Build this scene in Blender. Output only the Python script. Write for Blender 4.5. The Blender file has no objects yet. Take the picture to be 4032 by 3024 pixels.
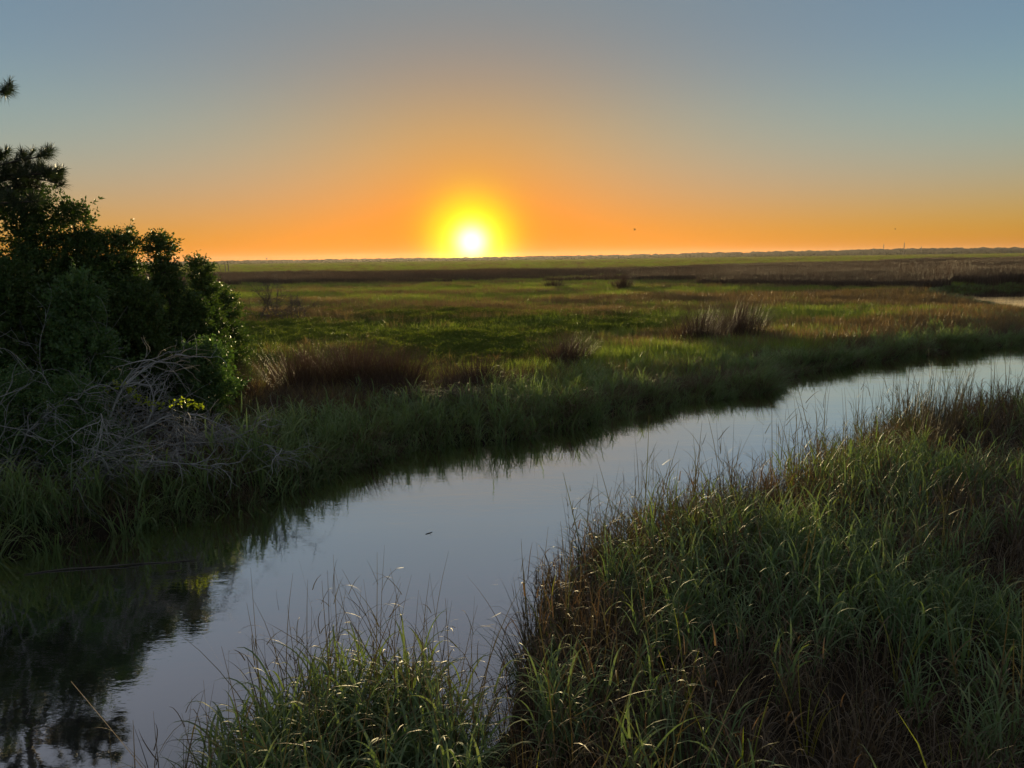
import bpy, math, random
import numpy as np
from mathutils import Matrix, Vector

sc = bpy.context.scene
COL = sc.collection
rng = np.random.default_rng(7)
random.seed(7)

# ------------------------------------------------------------------ camera
CAM_H = 4.5
PITCH = math.radians(9.63)
ROLL = 0.0139
FPX = 2912.0
cam = bpy.data.cameras.new('camera')
cam_o = bpy.data.objects.new('camera', cam)
COL.objects.link(cam_o)
sc.camera = cam_o
cam.sensor_width = 36.0
cam.lens = 36.0 * FPX / 4032.0
cam.clip_start = 0.05
cam.clip_end = 30000.0
cam_o.matrix_world = (Matrix.Translation((0, 0, CAM_H)) @ Matrix.Rotation(math.pi / 2 - PITCH, 4, 'X')
                      @ Matrix.Rotation(-ROLL, 4, 'Z'))

# ------------------------------------------------------------------ sky
SUN_EL = math.radians(1.3)
SUN_AZ = math.radians(-2.92)            # from +Y towards +X
SUN_DIR = Vector((math.sin(SUN_AZ) * math.cos(SUN_EL), math.cos(SUN_AZ) * math.cos(SUN_EL), math.sin(SUN_EL)))
world = bpy.data.worlds.new("World")
sc.world = world
world.use_nodes = True


class NB:
    """small node-tree builder"""
    def __init__(self, tree):
        self.t = tree
        tree.nodes.clear()

    def n(self, typ, **kw):
        nd = self.t.nodes.new(typ)
        for k, v in kw.items():
            setattr(nd, k, v)
        return nd

    def put(self, sock, v):
        if hasattr(v, 'is_output') or isinstance(v, bpy.types.NodeSocket):
            self.t.links.new(v, sock)
        else:
            sock.default_value = v

    def m(self, op, a, b=None, c=None, clamp=False):
        nd = self.n('ShaderNodeMath', operation=op)
        nd.use_clamp = clamp
        self.put(nd.inputs[0], a)
        if b is not None:
            self.put(nd.inputs[1], b)
        if c is not None:
            self.put(nd.inputs[2], c)
        return nd.outputs[0]

    def link(self, a, b):
        self.t.links.new(a, b)


def build_world():
    b = NB(world.node_tree)
    out = b.n('ShaderNodeOutputWorld')
    bg = b.n('ShaderNodeBackground')
    b.link(bg.outputs[0], out.inputs[0])
    sk = b.n('ShaderNodeTexSky', sky_type='NISHITA')
    sk.sun_disc = False
    sk.sun_elevation = SUN_EL
    sk.sun_rotation = SUN_AZ
    sk.air_density = 1.2
    sk.dust_density = 0.5
    sk.ozone_density = 3.0
    tc = b.n('ShaderNodeTexCoord')
    nrm = b.n('ShaderNodeVectorMath', operation='NORMALIZE')
    b.link(tc.outputs['Generated'], nrm.inputs[0])
    # never look below the horizon line of the sky model
    sx = b.n('ShaderNodeSeparateXYZ')
    b.link(nrm.outputs[0], sx.inputs[0])
    zc = b.m('MAXIMUM', sx.outputs[2], 0.004)
    cx = b.n('ShaderNodeCombineXYZ')
    b.link(sx.outputs[0], cx.inputs[0]); b.link(sx.outputs[1], cx.inputs[1]); b.link(zc, cx.inputs[2])
    b.link(cx.outputs[0], sk.inputs[0])
    dot = b.n('ShaderNodeVectorMath', operation='DOT_PRODUCT')
    b.link(nrm.outputs[0], dot.inputs[0])
    dot.inputs[1].default_value = SUN_DIR
    dv = b.m('MINIMUM', b.m('MAXIMUM', dot.outputs['Value'], -1.0), 1.0)
    th = b.m('MULTIPLY', b.m('ARCCOSINE', dv), 180 / math.pi)          # degrees from the sun
    el = b.m('MULTIPLY', b.m('ARCSINE', zc), 180 / math.pi)
    sep = b.n('ShaderNodeSeparateColor')
    b.link(sk.outputs[0], sep.inputs[0])

    def ex(v, s):
        return b.m('EXPONENT', b.m('MULTIPLY', v, -1.0 / s))

    def gauss(v, s):
        q = b.m('DIVIDE', v, s)
        return b.m('EXPONENT', b.m('MULTIPLY', b.m('MULTIPLY', q, q), -1.0))
    side = b.m('MULTIPLY_ADD', b.m('MAXIMUM', dv, 0.0), 0.6, 0.4)

    def chan(i, a, bb, k, s, g, se):
        S = sep.outputs[i]
        f = b.m('DIVIDE', S, b.m('ADD', S, bb))
        f = b.m('MULTIPLY', f, a)
        f = b.m('MULTIPLY', f, b.m('MULTIPLY_ADD', ex(th, s), -k, 1.0))
        return b.m('ADD', f, b.m('MULTIPLY', b.m('MULTIPLY', ex(el, se), g), side))
    R = chan(0, 0.978, 3.5569, -0.5, 10.0, 0.3515, 8.0)
    G = chan(1, 0.44, 0.4217, 0.28, 22.0, 0.028, 8.0)
    B = chan(2, 14.71, 30.0, 1.0, 30.0, 0.022, 2.0)
    low = b.m('MULTIPLY', ex(el, 1.8), 0.2)
    q8 = b.m('DIVIDE', b.m('SUBTRACT', el, 8.0), 5.0)
    mid = b.m('MULTIPLY', b.m('EXPONENT', b.m('MULTIPLY', b.m('MULTIPLY', q8, q8), -1.0)), 0.22)
    G = b.m('MULTIPLY', G, b.m('SUBTRACT', b.m('ADD', 1.0, mid), low))
    B = b.m('MULTIPLY', B, b.m('SUBTRACT', 1.0, b.m('MULTIPLY', b.m('MULTIPLY', gauss(th, 13.0), ex(el, 3.0)), 0.8)))
    # overhead the sky settles into an even dusk blue
    hi = b.n('ShaderNodeMapRange', interpolation_type='SMOOTHSTEP')
    b.link(el, hi.inputs[0])
    hi.inputs[1].default_value = 9.0
    hi.inputs[2].default_value = 30.0
    hf = hi.outputs[0]

    def lerp(a, c):
        return b.m('ADD', b.m('MULTIPLY', a, b.m('SUBTRACT', 1.0, hf)), b.m('MULTIPLY', hf, c))
    R, G, B = lerp(R, 0.232), lerp(G, 0.257), lerp(B, 0.312)
    # the sun and its aureole
    halo = gauss(th, 2.6)
    core = gauss(th, 1.05)
    R = b.m('ADD', R, b.m('MULTIPLY', halo, 0.7))
    G = b.m('ADD', G, b.m('MULTIPLY', halo, 1.35))
    R = b.m('ADD', R, b.m('MULTIPLY', core, 1.2))
    G = b.m('ADD', G, b.m('MULTIPLY', core, 1.2))
    B = b.m('ADD', b.m('MULTIPLY', B, b.m('SUBTRACT', 1.0, b.m('MULTIPLY', halo, 0.9))), b.m('MULTIPLY', core, 1.25))
    cc = b.n('ShaderNodeCombineColor')
    b.link(R, cc.inputs[0]); b.link(G, cc.inputs[1]); b.link(B, cc.inputs[2])
    b.link(cc.outputs[0], bg.inputs[0])
    bg.inputs[1].default_value = 0.707


build_world()

sun = bpy.data.lights.new('sun', 'SUN')
sun.energy = 5.0
sun.angle = math.radians(0.55)
sun.color = (1.0, 0.78, 0.4)
sun_o = bpy.data.objects.new('sun', sun)
COL.objects.link(sun_o)
sun_o.rotation_euler = (-SUN_DIR).to_track_quat('-Z', 'Y').to_euler()
sun_o.location = (0, 0, 30)

sc.view_settings.view_transform = 'Standard'
sc.view_settings.look = 'None'
sc.view_settings.exposure = 0.5
sc.view_settings.gamma = 1.0
sc.view_settings.use_curve_mapping = False
cy = sc.cycles
cy.max_bounces = 7
cy.diffuse_bounces = 3
cy.glossy_bounces = 3
cy.transmission_bounces = 4
cy.transparent_max_bounces = 4
cy.volume_bounces = 0
cy.caustics_reflective = False
cy.caustics_refractive = False
cy.sample_clamp_indirect = 4.0
cy.sample_clamp_direct = 12.0
cy.use_denoising = True
cy.use_adaptive_sampling = False


# ------------------------------------------------------------------ helpers
def tagit(o, label, cat=None, group=None, kind=None):
    o['label'] = label
    if cat:
        o['category'] = cat
    if group:
        o['group'] = group
    if kind:
        o['kind'] = kind
    return o


def mesh_from(name, V, F, mat, attrs=None, smooth=False):
    """V (n,3); F list of int arrays, each (m,k)"""
    me = bpy.data.meshes.new(name)
    V = np.ascontiguousarray(V, dtype=np.float32)
    if isinstance(F, np.ndarray):
        F = [F]
    F = [f for f in F if len(f)]
    me.vertices.add(len(V))
    me.vertices.foreach_set('co', V.ravel())
    li = np.concatenate([f.ravel() for f in F]).astype(np.int32)
    tot = np.concatenate([np.full(len(f), f.shape[1]) for f in F]).astype(np.int32)
    st = np.concatenate([[0], np.cumsum(tot)[:-1]]).astype(np.int32)
    me.loops.add(len(li))
    me.loops.foreach_set('vertex_index', li)
    me.polygons.add(len(tot))
    me.polygons.foreach_set('loop_start', st)
    me.polygons.foreach_set('loop_total', tot)
    if smooth:
        me.polygons.foreach_set('use_smooth', np.ones(len(tot), dtype=bool))
    for k, v in (attrs or {}).items():
        a = me.attributes.new(k, 'FLOAT', 'POINT')
        a.data.foreach_set('value', np.ascontiguousarray(v, dtype=np.float32))
    me.materials.append(mat)
    me.update(calc_edges=True)
    return me


def obj(name, me, parent=None, loc=(0, 0, 0)):
    o = bpy.data.objects.new(name, me)
    COL.objects.link(o)
    o.location = loc
    if parent is not None:
        o.parent = parent
    return o


def empty(name, loc):
    o = bpy.data.objects.new(name, None)
    o.empty_display_size = 0.3
    COL.objects.link(o)
    o.location = loc
    return o


class Geo:
    """collects ribbons, tubes, leaves; builds one mesh"""
    def __init__(self):
        self.V, self.F, self.T, self.A, self.n = [], {}, [], [], 0

    def add(self, V, F, tint, along):
        V = np.asarray(V, float)
        F = np.asarray(F)
        self.V.append(V)
        self.F.setdefault(F.shape[1], []).append(F + self.n)
        self.T.append(np.broadcast_to(np.asarray(tint, float), (len(V),)))
        self.A.append(np.broadcast_to(np.asarray(along, float), (len(V),)))
        self.n += len(V)

    def mesh(self, name, mat, smooth=False):
        return mesh_from(name, np.concatenate(self.V), [np.concatenate(v) for v in self.F.values()], mat,
                         {'tint': np.concatenate(self.T), 'along': np.concatenate(self.A)}, smooth)


def ribbons(g, base, az, lean, bend, length, width, nseg=5, power=2.0, tint=None, taper=1.0, twist=0.0, r=rng):
    """N curved grass blades; lean / bend in radians, az = direction it leans to"""
    N = len(base)
    s = np.linspace(0, 1, nseg + 1)
    power = np.broadcast_to(power, (N,))
    theta = lean[:, None] + bend[:, None] * (s[None, :] ** power[:, None])
    thm = 0.5 * (theta[:, 1:] + theta[:, :-1])
    dl = (length / nseg)[:, None]
    hr = np.concatenate([np.zeros((N, 1)), np.cumsum(np.sin(thm) * dl, 1)], 1)
    hz = np.concatenate([np.zeros((N, 1)), np.cumsum(np.cos(thm) * dl, 1)], 1)
    azs = az[:, None] + (r.normal(0, 0.25, N)[:, None]) * s[None, :]
    P = np.stack([base[:, None, 0] + hr * np.cos(azs), base[:, None, 1] + hr * np.sin(azs), base[:, None, 2] + hz], 2)
    w = width[:, None] * (1 - taper * s[None, :] ** 2.2) * 0.5 + width[:, None] * 0.03
    tw = az[:, None] + math.pi / 2 + r.normal(0, 0.35 + twist, N)[:, None] + twist * s[None, :]
    side = np.stack([np.cos(tw), np.sin(tw), np.zeros_like(tw)], 2) * w[:, :, None]
    V = np.stack([P - side, P + side], 2).reshape(-1, 3)
    k = (nseg + 1) * 2
    b0 = np.arange(nseg) * 2
    q = np.stack([b0, b0 + 1, b0 + 3, b0 + 2], 1)
    F = (np.arange(N)[:, None, None] * k + q[None]).reshape(-1, 4)
    if tint is None:
        tint = r.random(N)
    g.add(V, F, np.repeat(tint, k), np.tile(np.repeat(s, 2), N))


def tube(g, path, rad, sides=4, tint=0.5):
    path = np.asarray(path, float)
    n = len(path)
    rad = np.broadcast_to(rad, (n,))
    t = np.gradient(path, axis=0)
    t /= np.linalg.norm(t, axis=1)[:, None] + 1e-9
    up = np.where(np.abs(t[:, 2:3]) > 0.9, np.array([[1.0, 0, 0]]), np.array([[0, 0, 1.0]]))
    a = np.cross(t, up)
    a /= np.linalg.norm(a, axis=1)[:, None] + 1e-9
    c = np.cross(t, a)
    ang = np.arange(sides) * 2 * math.pi / sides
    V = path[:, None] + rad[:, None, None] * (a[:, None] * np.cos(ang)[None, :, None] + c[:, None] * np.sin(ang)[None, :, None])
    i = np.arange(n - 1)[:, None] * sides
    j = np.arange(sides)[None]
    j2 = (j + 1) % sides
    F = np.stack([i + j, i + j2, i + sides + j2, i + sides + j], 2).reshape(-1, 4)
    g.add(V.reshape(-1, 3), F, tint, np.repeat(np.linspace(0, 1, n), sides))


def leaves(g, P, D, length, width, tint, r=rng):
    """kite leaves at P pointing along D (N,3)"""
    N = len(P)
    D = D / (np.linalg.norm(D, axis=1)[:, None] + 1e-9)
    rnd = r.normal(size=(N, 3))
    S = np.cross(D, rnd)
    S /= np.linalg.norm(S, axis=1)[:, None] + 1e-9
    nrm = np.cross(S, D)
    L = length[:, None]
    W = width[:, None] * 0.5
    V = np.stack([P, P + D * L * 0.45 + S * W + nrm * L * 0.06, P + D * L, P + D * L * 0.45 - S * W + nrm * L * 0.06], 1).reshape(-1, 3)
    F = np.arange(N * 4).reshape(N, 4)
    g.add(V, F, np.repeat(tint, 4), np.tile([0, .5, 1, .5], N))


# ------------------------------------------------------------------ materials
def ramp(b, fac, stops):
    cr = b.n('ShaderNodeValToRGB')
    e = cr.color_ramp.elements
    while len(e) < len(stops):
        e.new(0.5)
    for el, (p, c) in zip(e, stops):
        el.position = p
        el.color = (*c, 1)
    b.put(cr.inputs[0], fac)
    return cr.outputs[0]


def attr(b, name):
    nd = b.n('ShaderNodeAttribute')
    nd.attribute_name = name
    return nd.outputs['Fac']


def plant_mat(name, stops, tip=None, trans=0.35, rough=0.5, spec=0.4, objvar=0.35, tcol=(1.1, 1.35, 0.45), gain=1.5):
    stops = [(p_, tuple(min(x * gain, 0.5) for x in c_)) for p_, c_ in stops]
    m = bpy.data.materials.new(name)
    m.use_nodes = True
    b = NB(m.node_tree)
    out = b.n('ShaderNodeOutputMaterial')
    oi = b.n('ShaderNodeObjectInfo')
    t = b.m('MULTIPLY_ADD', attr(b, 'tint'), 1 - objvar, b.m('MULTIPLY', oi.outputs['Random'], objvar), clamp=True)
    c = ramp(b, t, stops)
    if tip:
        f = b.m('MULTIPLY', b.m('POWER', attr(b, 'along'), 3.0), b.m('MULTIPLY', attr(b, 'tint'), 0.7))
        mx = b.n('ShaderNodeMix', data_type='RGBA')
        b.put(mx.inputs[0], f)
        b.link(c, mx.inputs[6])
        mx.inputs[7].default_value = (*tip, 1)
        c = mx.outputs[2]
    p = b.n('ShaderNodeBsdfPrincipled')
    b.link(c, p.inputs['Base Color'])
    p.inputs['Roughness'].default_value = rough
    p.inputs['Specular IOR Level'].default_value = spec
    if trans > 0:
        tr = b.n('ShaderNodeBsdfTranslucent')
        mm = b.n('ShaderNodeMix', data_type='RGBA', blend_type='MULTIPLY')
        mm.inputs[0].default_value = 1.0
        b.link(c, mm.inputs[6])
        mm.inputs[7].default_value = (*tcol, 1)
        b.link(mm.outputs[2], tr.inputs[0])
        ms = b.n('ShaderNodeMixShader')
        ms.inputs[0].default_value = trans
        b.link(p.outputs[0], ms.inputs[1])
        b.link(tr.outputs[0], ms.inputs[2])
        b.link(ms.outputs[0], out.inputs[0])
    else:
        b.link(p.outputs[0], out.inputs[0])
    return m


G_LUSH = plant_mat('lush_grass', [(0, (0.042, 0.066, 0.03)), (0.5, (0.078, 0.105, 0.05)), (0.8, (0.1, 0.118, 0.058)), (1, (0.122, 0.12, 0.06))],
                   tip=(0.17, 0.135, 0.07), trans=0.34, rough=0.55, spec=0.16, gain=2.1, tcol=(1.15, 1.25, 0.5))
G_BANK = plant_mat('bank_grass', [(0, (0.05, 0.072, 0.03)), (0.5, (0.083, 0.107, 0.047)), (0.8, (0.1, 0.12, 0.054)), (1, (0.122, 0.125, 0.06))],
                   tip=(0.17, 0.15, 0.075), trans=0.36, rough=0.55, spec=0.18, gain=2.35, tcol=(1.15, 1.25, 0.5))
G_BROWN = plant_mat('dry_grass', [(0, (0.055, 0.038, 0.026)), (0.4, (0.095, 0.068, 0.045)), (0.75, (0.15, 0.11, 0.07)), (1, (0.1, 0.105, 0.05))],
                    tip=(0.2, 0.155, 0.1), trans=0.3, rough=0.55, spec=0.22, gain=1.3, tcol=(1.25, 1.0, 0.6))
G_YELLOW = plant_mat('yellowing_grass', [(0, (0.1, 0.12, 0.03)), (0.6, (0.17, 0.15, 0.035)), (1, (0.22, 0.13, 0.035))], trans=0.45, rough=0.45, spec=0.25)
G_MEADOW = plant_mat('meadow_grass', [(0, (0.062, 0.08, 0.022)), (0.5, (0.1, 0.112, 0.03)), (0.85, (0.14, 0.128, 0.042)), (1, (0.165, 0.115, 0.055))],
                     trans=0.58, rough=0.5, spec=0.2, gain=2.2)
G_STRAW = plant_mat('tawny_meadow_grass', [(0, (0.07, 0.05, 0.028)), (0.5, (0.125, 0.085, 0.05)), (1, (0.16, 0.125, 0.06))], trans=0.45, rough=0.5, spec=0.2,
                    tcol=(1.2, 1.05, 0.55), gain=1.8)
G_RUSH = plant_mat('brown_rush', [(0, (0.036, 0.025, 0.02)), (0.5, (0.072, 0.046, 0.036)), (0.85, (0.115, 0.073, 0.053)), (1, (0.18, 0.12, 0.085))],
                   trans=0.2, rough=0.55, spec=0.25, tcol=(1.1, 0.9, 0.6), gain=1.25)
G_COVER = plant_mat('leafy_cover', [(0, (0.04, 0.06, 0.012)), (0.6, (0.072, 0.095, 0.02)), (1, (0.115, 0.125, 0.03))], trans=0.5, rough=0.5, spec=0.2, gain=1.5, tcol=(1.2, 1.15, 0.4))
G_REED = plant_mat('reed_stalk', [(0, (0.05, 0.03, 0.02)), (0.6, (0.09, 0.06, 0.035)), (1, (0.1, 0.1, 0.04))], trans=0.15, rough=0.55, spec=0.2)
LEAF_DARK = plant_mat('shrub_leaf', [(0, (0.028, 0.045, 0.014)), (0.6, (0.045, 0.07, 0.02)), (1, (0.075, 0.085, 0.025))], trans=0.28, rough=0.5, spec=0.2, objvar=0.25)
LEAF_SOFT = plant_mat('soft_shrub_leaf', [(0, (0.04, 0.065, 0.025)), (0.6, (0.06, 0.1, 0.035)), (1, (0.09, 0.12, 0.04))], trans=0.35, rough=0.5, spec=0.35, objvar=0.2)
LEAF_VINE = plant_mat('vine_leaf', [(0, (0.16, 0.18, 0.02)), (1, (0.26, 0.25, 0.03))], trans=0.6, rough=0.45, spec=0.4)
NEEDLE = plant_mat('pine_needle', [(0, (0.022, 0.032, 0.012)), (1, (0.045, 0.055, 0.02))], trans=0.15, rough=0.45, spec=0.4)


def bark_mat(name, c0, c1, scale=18.0):
    m = bpy.data.materials.new(name)
    m.use_nodes = True
    b = NB(m.node_tree)
    out = b.n('ShaderNodeOutputMaterial')
    p = b.n('ShaderNodeBsdfPrincipled')
    tc = b.n('ShaderNodeTexCoord')
    nz = b.n('ShaderNodeTexNoise')
    nz.inputs['Scale'].default_value = scale
    nz.inputs['Detail'].default_value = 4
    b.link(tc.outputs['Object'], nz.inputs['Vector'])
    f = b.m('MULTIPLY_ADD', attr(b, 'tint'), 0.5, b.m('MULTIPLY', nz.outputs['Fac'], 0.6), clamp=True)
    b.link(ramp(b, f, [(0.2, c0), (0.85, c1)]), p.inputs['Base Color'])
    p.inputs['Roughness'].default_value = 0.75
    bp = b.n('ShaderNodeBump')
    bp.inputs['Strength'].default_value = 0.5
    bp.inputs['Distance'].default_value = 0.01
    b.link(nz.outputs['Fac'], bp.inputs['Height'])
    b.link(bp.outputs[0], p.inputs['Normal'])
    b.link(p.outputs[0], out.inputs[0])
    return m


BARK = bark_mat('brown_bark', (0.035, 0.026, 0.02), (0.1, 0.08, 0.06))
DEADWOOD = bark_mat('grey_deadwood', (0.1, 0.093, 0.088), (0.36, 0.335, 0.315))
DEADBROWN = bark_mat('brown_deadwood', (0.045, 0.032, 0.026), (0.11, 0.08, 0.065))
SNAG = bark_mat('weathered_snag', (0.04, 0.03, 0.025), (0.09, 0.07, 0.055), 3.0)


def plain_mat(name, c, rough=0.6, var=0.25, scale=2.0):
    m = bpy.data.materials.new(name)
    m.use_nodes = True
    b = NB(m.node_tree)
    out = b.n('ShaderNodeOutputMaterial')
    p = b.n('ShaderNodeBsdfPrincipled')
    tc = b.n('ShaderNodeTexCoord')
    nz = b.n('ShaderNodeTexNoise')
    nz.inputs['Scale'].default_value = scale
    nz.inputs['Detail'].default_value = 3
    b.link(tc.outputs['Object'], nz.inputs['Vector'])
    b.link(ramp(b, nz.outputs['Fac'], [(0.3, tuple(x * (1 - var) for x in c)), (0.7, tuple(x * (1 + var) for x in c))]), p.inputs['Base Color'])
    p.inputs['Roughness'].default_value = rough
    b.link(p.outputs[0], out.inputs[0])
    return m


FEATHER = plain_mat('dark_feathers', (0.035, 0.03, 0.028), 0.7)
STEEL = plain_mat('grey_steel', (0.12, 0.11, 0.11), 0.5)
WOODS = plain_mat('distant_foliage', (0.035, 0.036, 0.024), 0.9, 0.4, 0.05)


def ground_mat():
    m = bpy.data.materials.new('marsh_ground')
    m.use_nodes = True
    b = NB(m.node_tree)
    out = b.n('ShaderNodeOutputMaterial')
    p = b.n('ShaderNodeBsdfPrincipled')
    geo = b.n('ShaderNodeNewGeometry')
    sep = b.n('ShaderNodeSeparateXYZ')
    b.link(geo.outputs['Position'], sep.inputs[0])
    n1 = b.n('ShaderNodeTexNoise')
    n1.inputs['Scale'].default_value = 3.0
    n1.inputs['Detail'].default_value = 6
    b.link(geo.outputs['Position'], n1.inputs['Vector'])
    mud = ramp(b, n1.outputs['Fac'], [(0.3, (0.018, 0.014, 0.01)), (0.7, (0.045, 0.034, 0.024))])
    # far meadow: long patches of green and tawny growth
    mp = b.n('ShaderNodeMapping')
    mp.inputs['Scale'].default_value = (0.0022, 0.009, 1)
    b.link(geo.outputs['Position'], mp.inputs['Vector'])
    n2 = b.n('ShaderNodeTexNoise')
    n2.inputs['Scale'].default_value = 1.0
    n2.inputs['Detail'].default_value = 7
    n2.inputs['Roughness'].default_value = 0.62
    b.link(mp.outputs[0], n2.inputs['Vector'])
    far = ramp(b, n2.outputs['Fac'], [(0.34, (0.06, 0.045, 0.026)), (0.46, (0.1, 0.105, 0.035)), (0.6, (0.14, 0.135, 0.045)), (0.72, (0.09, 0.1, 0.03))])
    f = b.n('ShaderNodeMapRange', interpolation_type='SMOOTHSTEP')
    b.link(sep.outputs[1], f.inputs[0])
    f.inputs[1].default_value = 25.0
    f.inputs[2].default_value = 110.0
    mx = b.n('ShaderNodeMix', data_type='RGBA')
    b.link(f.outputs[0], mx.inputs[0])
    b.link(mud, mx.inputs[6])
    b.link(far, mx.inputs[7])
    b.link(mx.outputs[2], p.inputs['Base Color'])
    p.inputs['Roughness'].default_value = 0.85
    p.inputs['Specular IOR Level'].default_value = 0.0
    bp = b.n('ShaderNodeBump')
    bp.inputs['Strength'].default_value = 0.6
    bp.inputs['Distance'].default_value = 0.08
    b.link(n1.outputs['Fac'], bp.inputs['Height'])
    b.link(bp.outputs[0], p.inputs['Normal'])
    b.link(p.outputs[0], out.inputs[0])
    return m


def water_mat():
    m = bpy.data.materials.new('creek_water')
    m.use_nodes = True
    b = NB(m.node_tree)
    out = b.n('ShaderNodeOutputMaterial')
    p = b.n('ShaderNodeBsdfPrincipled')
    p.inputs['Base Color'].default_value = (0.025, 0.024, 0.022, 1)
    p.inputs['Roughness'].default_value = 0.5
    p.inputs['Specular IOR Level'].default_value = 0.0
    gl = b.n('ShaderNodeBsdfGlossy')
    gl.inputs['Color'].default_value = (0.98, 0.965, 0.96, 1)
    gl.inputs['Roughness'].default_value = 0.025
    lw = b.n('ShaderNodeLayerWeight')
    lw.inputs[0].default_value = 0.5
    fr = ramp(b, lw.outputs['Facing'], [(0.0, (0.04,) * 3), (0.42, (0.36,) * 3), (0.66, (0.9,) * 3), (0.86, (0.98,) * 3)])
    ms = b.n('ShaderNodeMixShader')
    b.link(fr, ms.inputs[0])
    b.link(p.outputs[0], ms.inputs[1])
    b.link(gl.outputs[0], ms.inputs[2])
    geo = b.n('ShaderNodeNewGeometry')

    def nz(sx, sy, rot, det):
        mp = b.n('ShaderNodeMapping')
        mp.inputs['Scale'].default_value = (sx, sy, 1)
        mp.inputs['Rotation'].default_value = (0, 0, rot)
        b.link(geo.outputs['Position'], mp.inputs['Vector'])
        n = b.n('ShaderNodeTexNoise')
        n.inputs['Scale'].default_value = 1
        n.inputs['Detail'].default_value = det
        n.inputs['Roughness'].default_value = 0.55
        b.link(mp.outputs[0], n.inputs['Vector'])
        return n.outputs['Fac']
    a = nz(2.2, 5.5, 0.5, 4)
    c = nz(0.35, 0.9, 0.3, 2)
    d = nz(9, 18, 0.2, 2)
    # patches of ruffled and of still water
    patch = b.m('MULTIPLY_ADD', ramp(b, nz(0.12, 0.3, 0.4, 3), [(0.38, (0.15,) * 3), (0.62, (1,) * 3)]), 1.0, 0.0)
    h = b.m('ADD', b.m('MULTIPLY', a, 0.012), b.m('MULTIPLY', c, 0.02))
    h = b.m('ADD', h, b.m('MULTIPLY', d, 0.0035))
    h = b.m('MULTIPLY', h, patch)
    bp = b.n('ShaderNodeBump')
    bp.inputs['Strength'].default_value = 1.0
    bp.inputs['Distance'].default_value = 0.28
    b.link(h, bp.inputs['Height'])
    b.link(bp.outputs[0], p.inputs['Normal'])
    b.link(bp.outputs[0], gl.inputs['Normal'])
    b.link(ms.outputs[0], out.inputs[0])
    return m


# ------------------------------------------------------------------ creek and ground
LEFT = np.array([(-120, -30), (-60, -4), (-30, 5.5), (-16, 9.2), (-11, 10.4), (-8.2, 11.3), (-7, 12.0), (-5.9, 13.0), (-4.9, 14.1), (-3.6, 16.2), (-2.5, 17.7),
                 (-1.2, 18.1), (-0.1, 18.2), (0.8, 19.5), (2.3, 20.1), (3.7, 21.5), (5.4, 22.8), (7.1, 23.7), (8.8, 24.6), (9.4, 27.0), (12, 28.9),
                 (14.6, 30.6), (17.5, 32.4), (20.6, 34.0), (23.5, 35), (30, 39), (36, 48), (38.8, 58), (41, 66), (43.3, 74), (46.5, 82), (53.5, 91), (73, 98),
                 (100, 100), (140, 104)])
RIGHT = np.array([(-40, -40), (-12, -16), (-5.5, -4), (-3.6, 1.5), (-2.95, 4.0), (-2.45, 5.4), (-1.7, 6.15), (-0.8, 6.25), (-0.33, 6.05), (-0.25, 5.2), (-0.17, 4.7),
                  (-0.07, 5.0), (0.02, 6.0), (0.12, 7.3), (0.35, 8.3), (0.7, 9.2), (1.7, 10.3), (2.9, 11.4), (4.0, 12.2), (5.1, 13.1), (6.2, 14.0), (7.3, 15.1), (8.8, 16.7),
                  (10.3, 18.1), (12.2, 19.0), (14.1, 19.9), (18, 22), (25, 27), (34, 35), (44, 47), (53, 62), (59, 75), (66, 83), (85, 88), (110, 89),
                  (140, 90)])
POLY = np.concatenate([LEFT, RIGHT[::-1]])


def seg_dist(P, L):
    a, c = L[:-1], L[1:]
    ab = c - a
    out = np.full(len(P), 1e9)
    for i in range(len(a)):
        t = np.clip(((P - a[i]) @ ab[i]) / (ab[i] @ ab[i]), 0, 1)
        d = np.hypot(*(P - a[i] - t[:, None] * ab[i]).T)
        out = np.minimum(out, d)
    return out


def inside(P, poly):
    x, y = P[:, 0], P[:, 1]
    r = np.zeros(len(P), bool)
    j = len(poly) - 1
    for i in range(len(poly)):
        xi, yi = poly[i]
        xj, yj = poly[j]
        c = ((yi > y) != (yj > y)) & (x < (xj - xi) * (y - yi) / (yj - yi + 1e-12) + xi)
        r ^= c
        j = i
    return r


def creek_sd(P):
    """+ on land, - in the water; also distance to left / right bank"""
    dl, dr = seg_dist(P, LEFT), seg_dist(P, RIGHT)
    ins = inside(P, POLY)
    d = np.minimum(dl, dr)
    return np.where(ins, -d, d), dl, dr


def noise2(x, y, seed=0.0):
    return (np.sin(x * 1.0 + seed + 1.7 * np.sin(y * 0.63 + seed)) + np.sin(y * 1.13 - seed * 2 + 1.3 * np.sin(x * 0.81 + 2)) +
            0.6 * np.sin(x * 2.3 + y * 1.9 + seed) + 0.4 * np.sin(x * 3.7 - y * 4.1 + seed * 3)) / 3.0


def sstep(a, b, x):
    t = np.clip((x - a) / (b - a), 0, 1)
    return t * t * (3 - 2 * t)


def ground_z(P, sd=None):
    if sd is None:
        sd = creek_sd(P)[0]
    x, y = P[:, 0], P[:, 1]
    land = 0.30 + 0.07 * noise2(x * 0.5, y * 0.5, 1.0) + 0.05 * noise2(x * 1.4, y * 1.4, 4.0)
    far = sstep(220, 420, np.hypot(x, y))
    land = land * (1 - far) + far * (0.85 + 0.10 * noise2(x * 0.02, y * 0.05, 2.0))
    bank = sstep(-0.9, 0.35, sd)
    return -0.7 + (land + 0.7) * bank


def axis(lo, f0, f1, hi, step, grow):
    v = list(np.arange(f0, f1 + step * 0.5, step))
    s = step
    while v[-1] < hi:
        s *= grow
        v.append(v[-1] + s)
    w = []
    s = step
    c = f0
    while c > lo:
        s *= grow
        c -= s
        w.append(c)
    return np.array(w[::-1] + v)


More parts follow.
